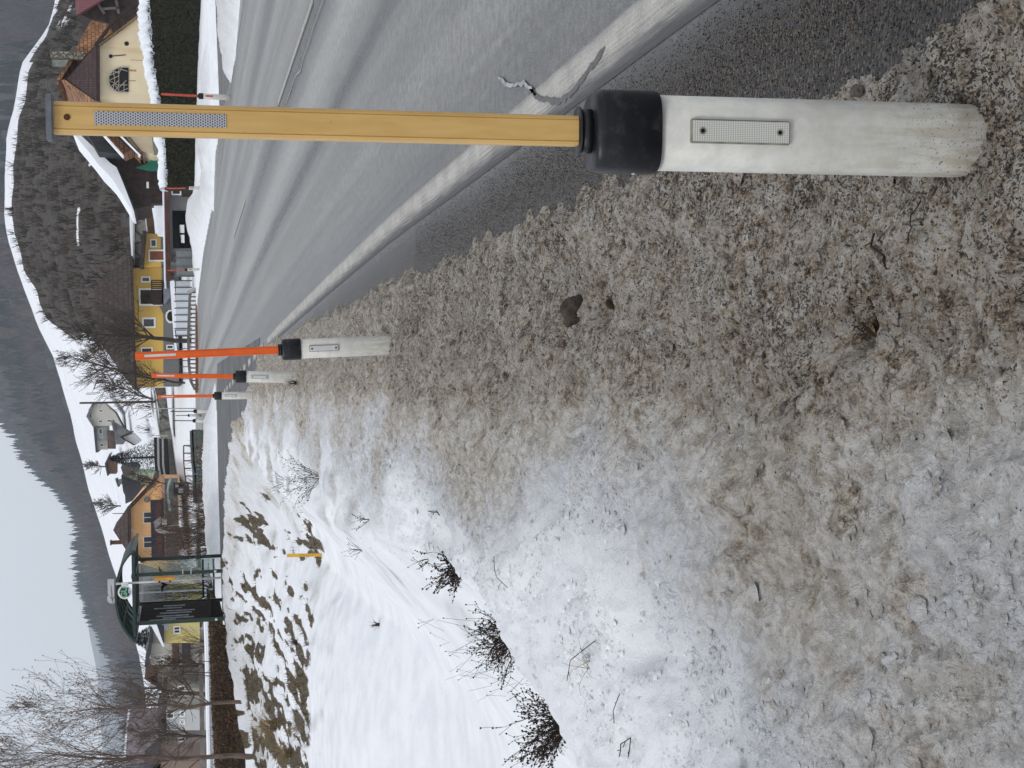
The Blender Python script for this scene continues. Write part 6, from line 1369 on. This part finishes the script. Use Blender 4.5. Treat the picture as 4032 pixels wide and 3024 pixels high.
# loose grit and ice crumbs: nobody could count them
def crumbs(name, n, fx, smin, smax, cols, label, seed):
    r = np.random.default_rng(seed); Yv = 2.0*np.exp(r.random(n)*math.log(9/2.0)); Xv = fx(r, n, Yv)
    z, q = ground(Xv[None, :], Yv[None, :]); z = np.where(Xv > .9, 0.0, z[0]); z = np.maximum(z, np.where(Xv > .62, 0.0, -9))
    V = []; F = []; C = []; base_v = np.array([(1, 0, 0), (0, 1, 0), (-1, 0, 0), (0, -1, 0), (0, 0, 1), (0, 0, -1)], float)
    base_f = np.array([(0, 1, 4), (1, 2, 4), (2, 3, 4), (3, 0, 4), (1, 0, 5), (2, 1, 5), (3, 2, 5), (0, 3, 5)])
    s_ = r.uniform(smin, smax, (n, 1, 1)); jit = r.uniform(.5, 1.3, (n, 6, 3)); v = base_v[None]*jit*s_; th = r.random(n)*6.283; c, s2 = np.cos(th)[:, None], np.sin(th)[:, None]
    vx = v[:, :, 0]*c-v[:, :, 1]*s2; vy = v[:, :, 0]*s2+v[:, :, 1]*c; V = np.stack([vx+Xv[:, None], vy+Yv[:, None], v[:, :, 2]*.8+z[:, None]+smin*.3], -1).reshape(-1, 3)
    F = (base_f[None]+(np.arange(n)*6)[:, None, None]).reshape(-1, 3); cc = np.array(cols)[r.integers(0, len(cols), n)]*r.uniform(.6, 1.3, (n, 1)); C = np.repeat(cc, 6, 0)
    tag(tri_mesh(name, V, F, TW, C), label, kind='stuff')
crumbs('grit', 30000, lambda r, n, Y: np.where(r.random(n) < .75, .86+.11*r.standard_normal(n), .6-np.abs(r.standard_normal(n))*.3), .0010, .0036, [(.05, .042, .035), (.11, .09, .07), (.03, .028, .027), (.17, .13, .09)], 'dark grit scattered over the shoulder and dirty snow', 1)

def clods(name, n, smin, smax, power, label, seed):
    r = np.random.default_rng(seed); Yv = 2.1*np.exp(r.random(n)*math.log(12/2.1)); Xv = .68-1.95*r.random(n)**1.15
    keep = fbm(Xv*5, Yv*5, 4, seed)+.25 > r.random(n)*.6; Xv, Yv = Xv[keep], Yv[keep]; n = len(Xv)
    z, q = ground(Xv[None, :], Yv[None, :]); z = z[0]; dirt, grit = verge_dirt(Xv, Yv)
    bv = np.array([(1, 0, 0), (.5, .87, 0), (-.5, .87, 0), (-1, 0, 0), (-.5, -.87, 0), (.5, -.87, 0), (.45, .3, .6), (-.4, .35, .7), (-.35, -.45, .6), (.4, -.4, .7)], float)
    bf = [(0, 1, 6), (1, 7, 6), (1, 2, 7), (2, 3, 7), (3, 8, 7), (3, 4, 8), (4, 5, 8), (5, 9, 8), (5, 0, 9), (0, 6, 9), (6, 7, 8), (6, 8, 9)]
    s_ = (smin+(smax-smin)*r.random(n)**power)[:, None, None]; v = bv[None]*r.uniform(.55, 1.35, (n, 10, 3))*s_*r.uniform(.6, 1.4, (n, 1, 3))
    th = r.random(n)*6.283; c, d = np.cos(th)[:, None], np.sin(th)[:, None]
    V = np.stack([v[:, :, 0]*c-v[:, :, 1]*d+Xv[:, None], v[:, :, 0]*d+v[:, :, 1]*c+Yv[:, None], v[:, :, 2]+z[:, None]-.12*s_[:, :, 0]], -1).reshape(-1, 3)
    F = (np.array(bf)[None]+(np.arange(n)*10)[:, None, None]).reshape(-1, 3)
    o = tri_mesh(name, V, F, SNOW)
    for k, a in (('dirt', dirt+.04*r.standard_normal(n)), ('grit', grit*.8), ('soil_shade', grit*0)):
        at = o.data.attributes.new(k, 'FLOAT', 'POINT'); at.data.foreach_set('value', np.repeat(a, 10).astype(np.float32))
    tag(o, label, kind='stuff')
clods('ice_crumbs', 70000, .0022, .011, 3.0, 'small crumbs of frozen dirty snow covering the verge', 5)
clods('ice_clods', 1500, .010, .030, 3.0, 'larger clods of frozen dirty snow thrown up by the plough', 9)

# ------------------------------------------------------------------ haze
me = bpy.data.meshes.new('haze'); mb = MB().box(-3200, 3200, -400, 5900, -4.5, 620); me.from_pydata(mb.v, [], mb.f)
bm = bmesh.new(); bm.from_mesh(me); bmesh.ops.recalc_face_normals(bm, faces=bm.faces); bm.to_mesh(me); bm.free()
hm = bpy.data.materials.new('haze'); hm.use_nodes = True; hn = hm.node_tree; hn.nodes.remove(hn.nodes['Principled BSDF'])
pv = hn.nodes.new('ShaderNodeVolumePrincipled'); pv.inputs['Density'].default_value = 1.9e-4; pv.inputs['Color'].default_value = (.82, .90, 1.0, 1)
hn.links.new(pv.outputs[0], hn.nodes['Material Output'].inputs['Volume']); me.materials.append(hm)
hz = bpy.data.objects.new('haze', me); link(hz); tag(hz, kind='stuff', label='thin winter haze filling the valley')
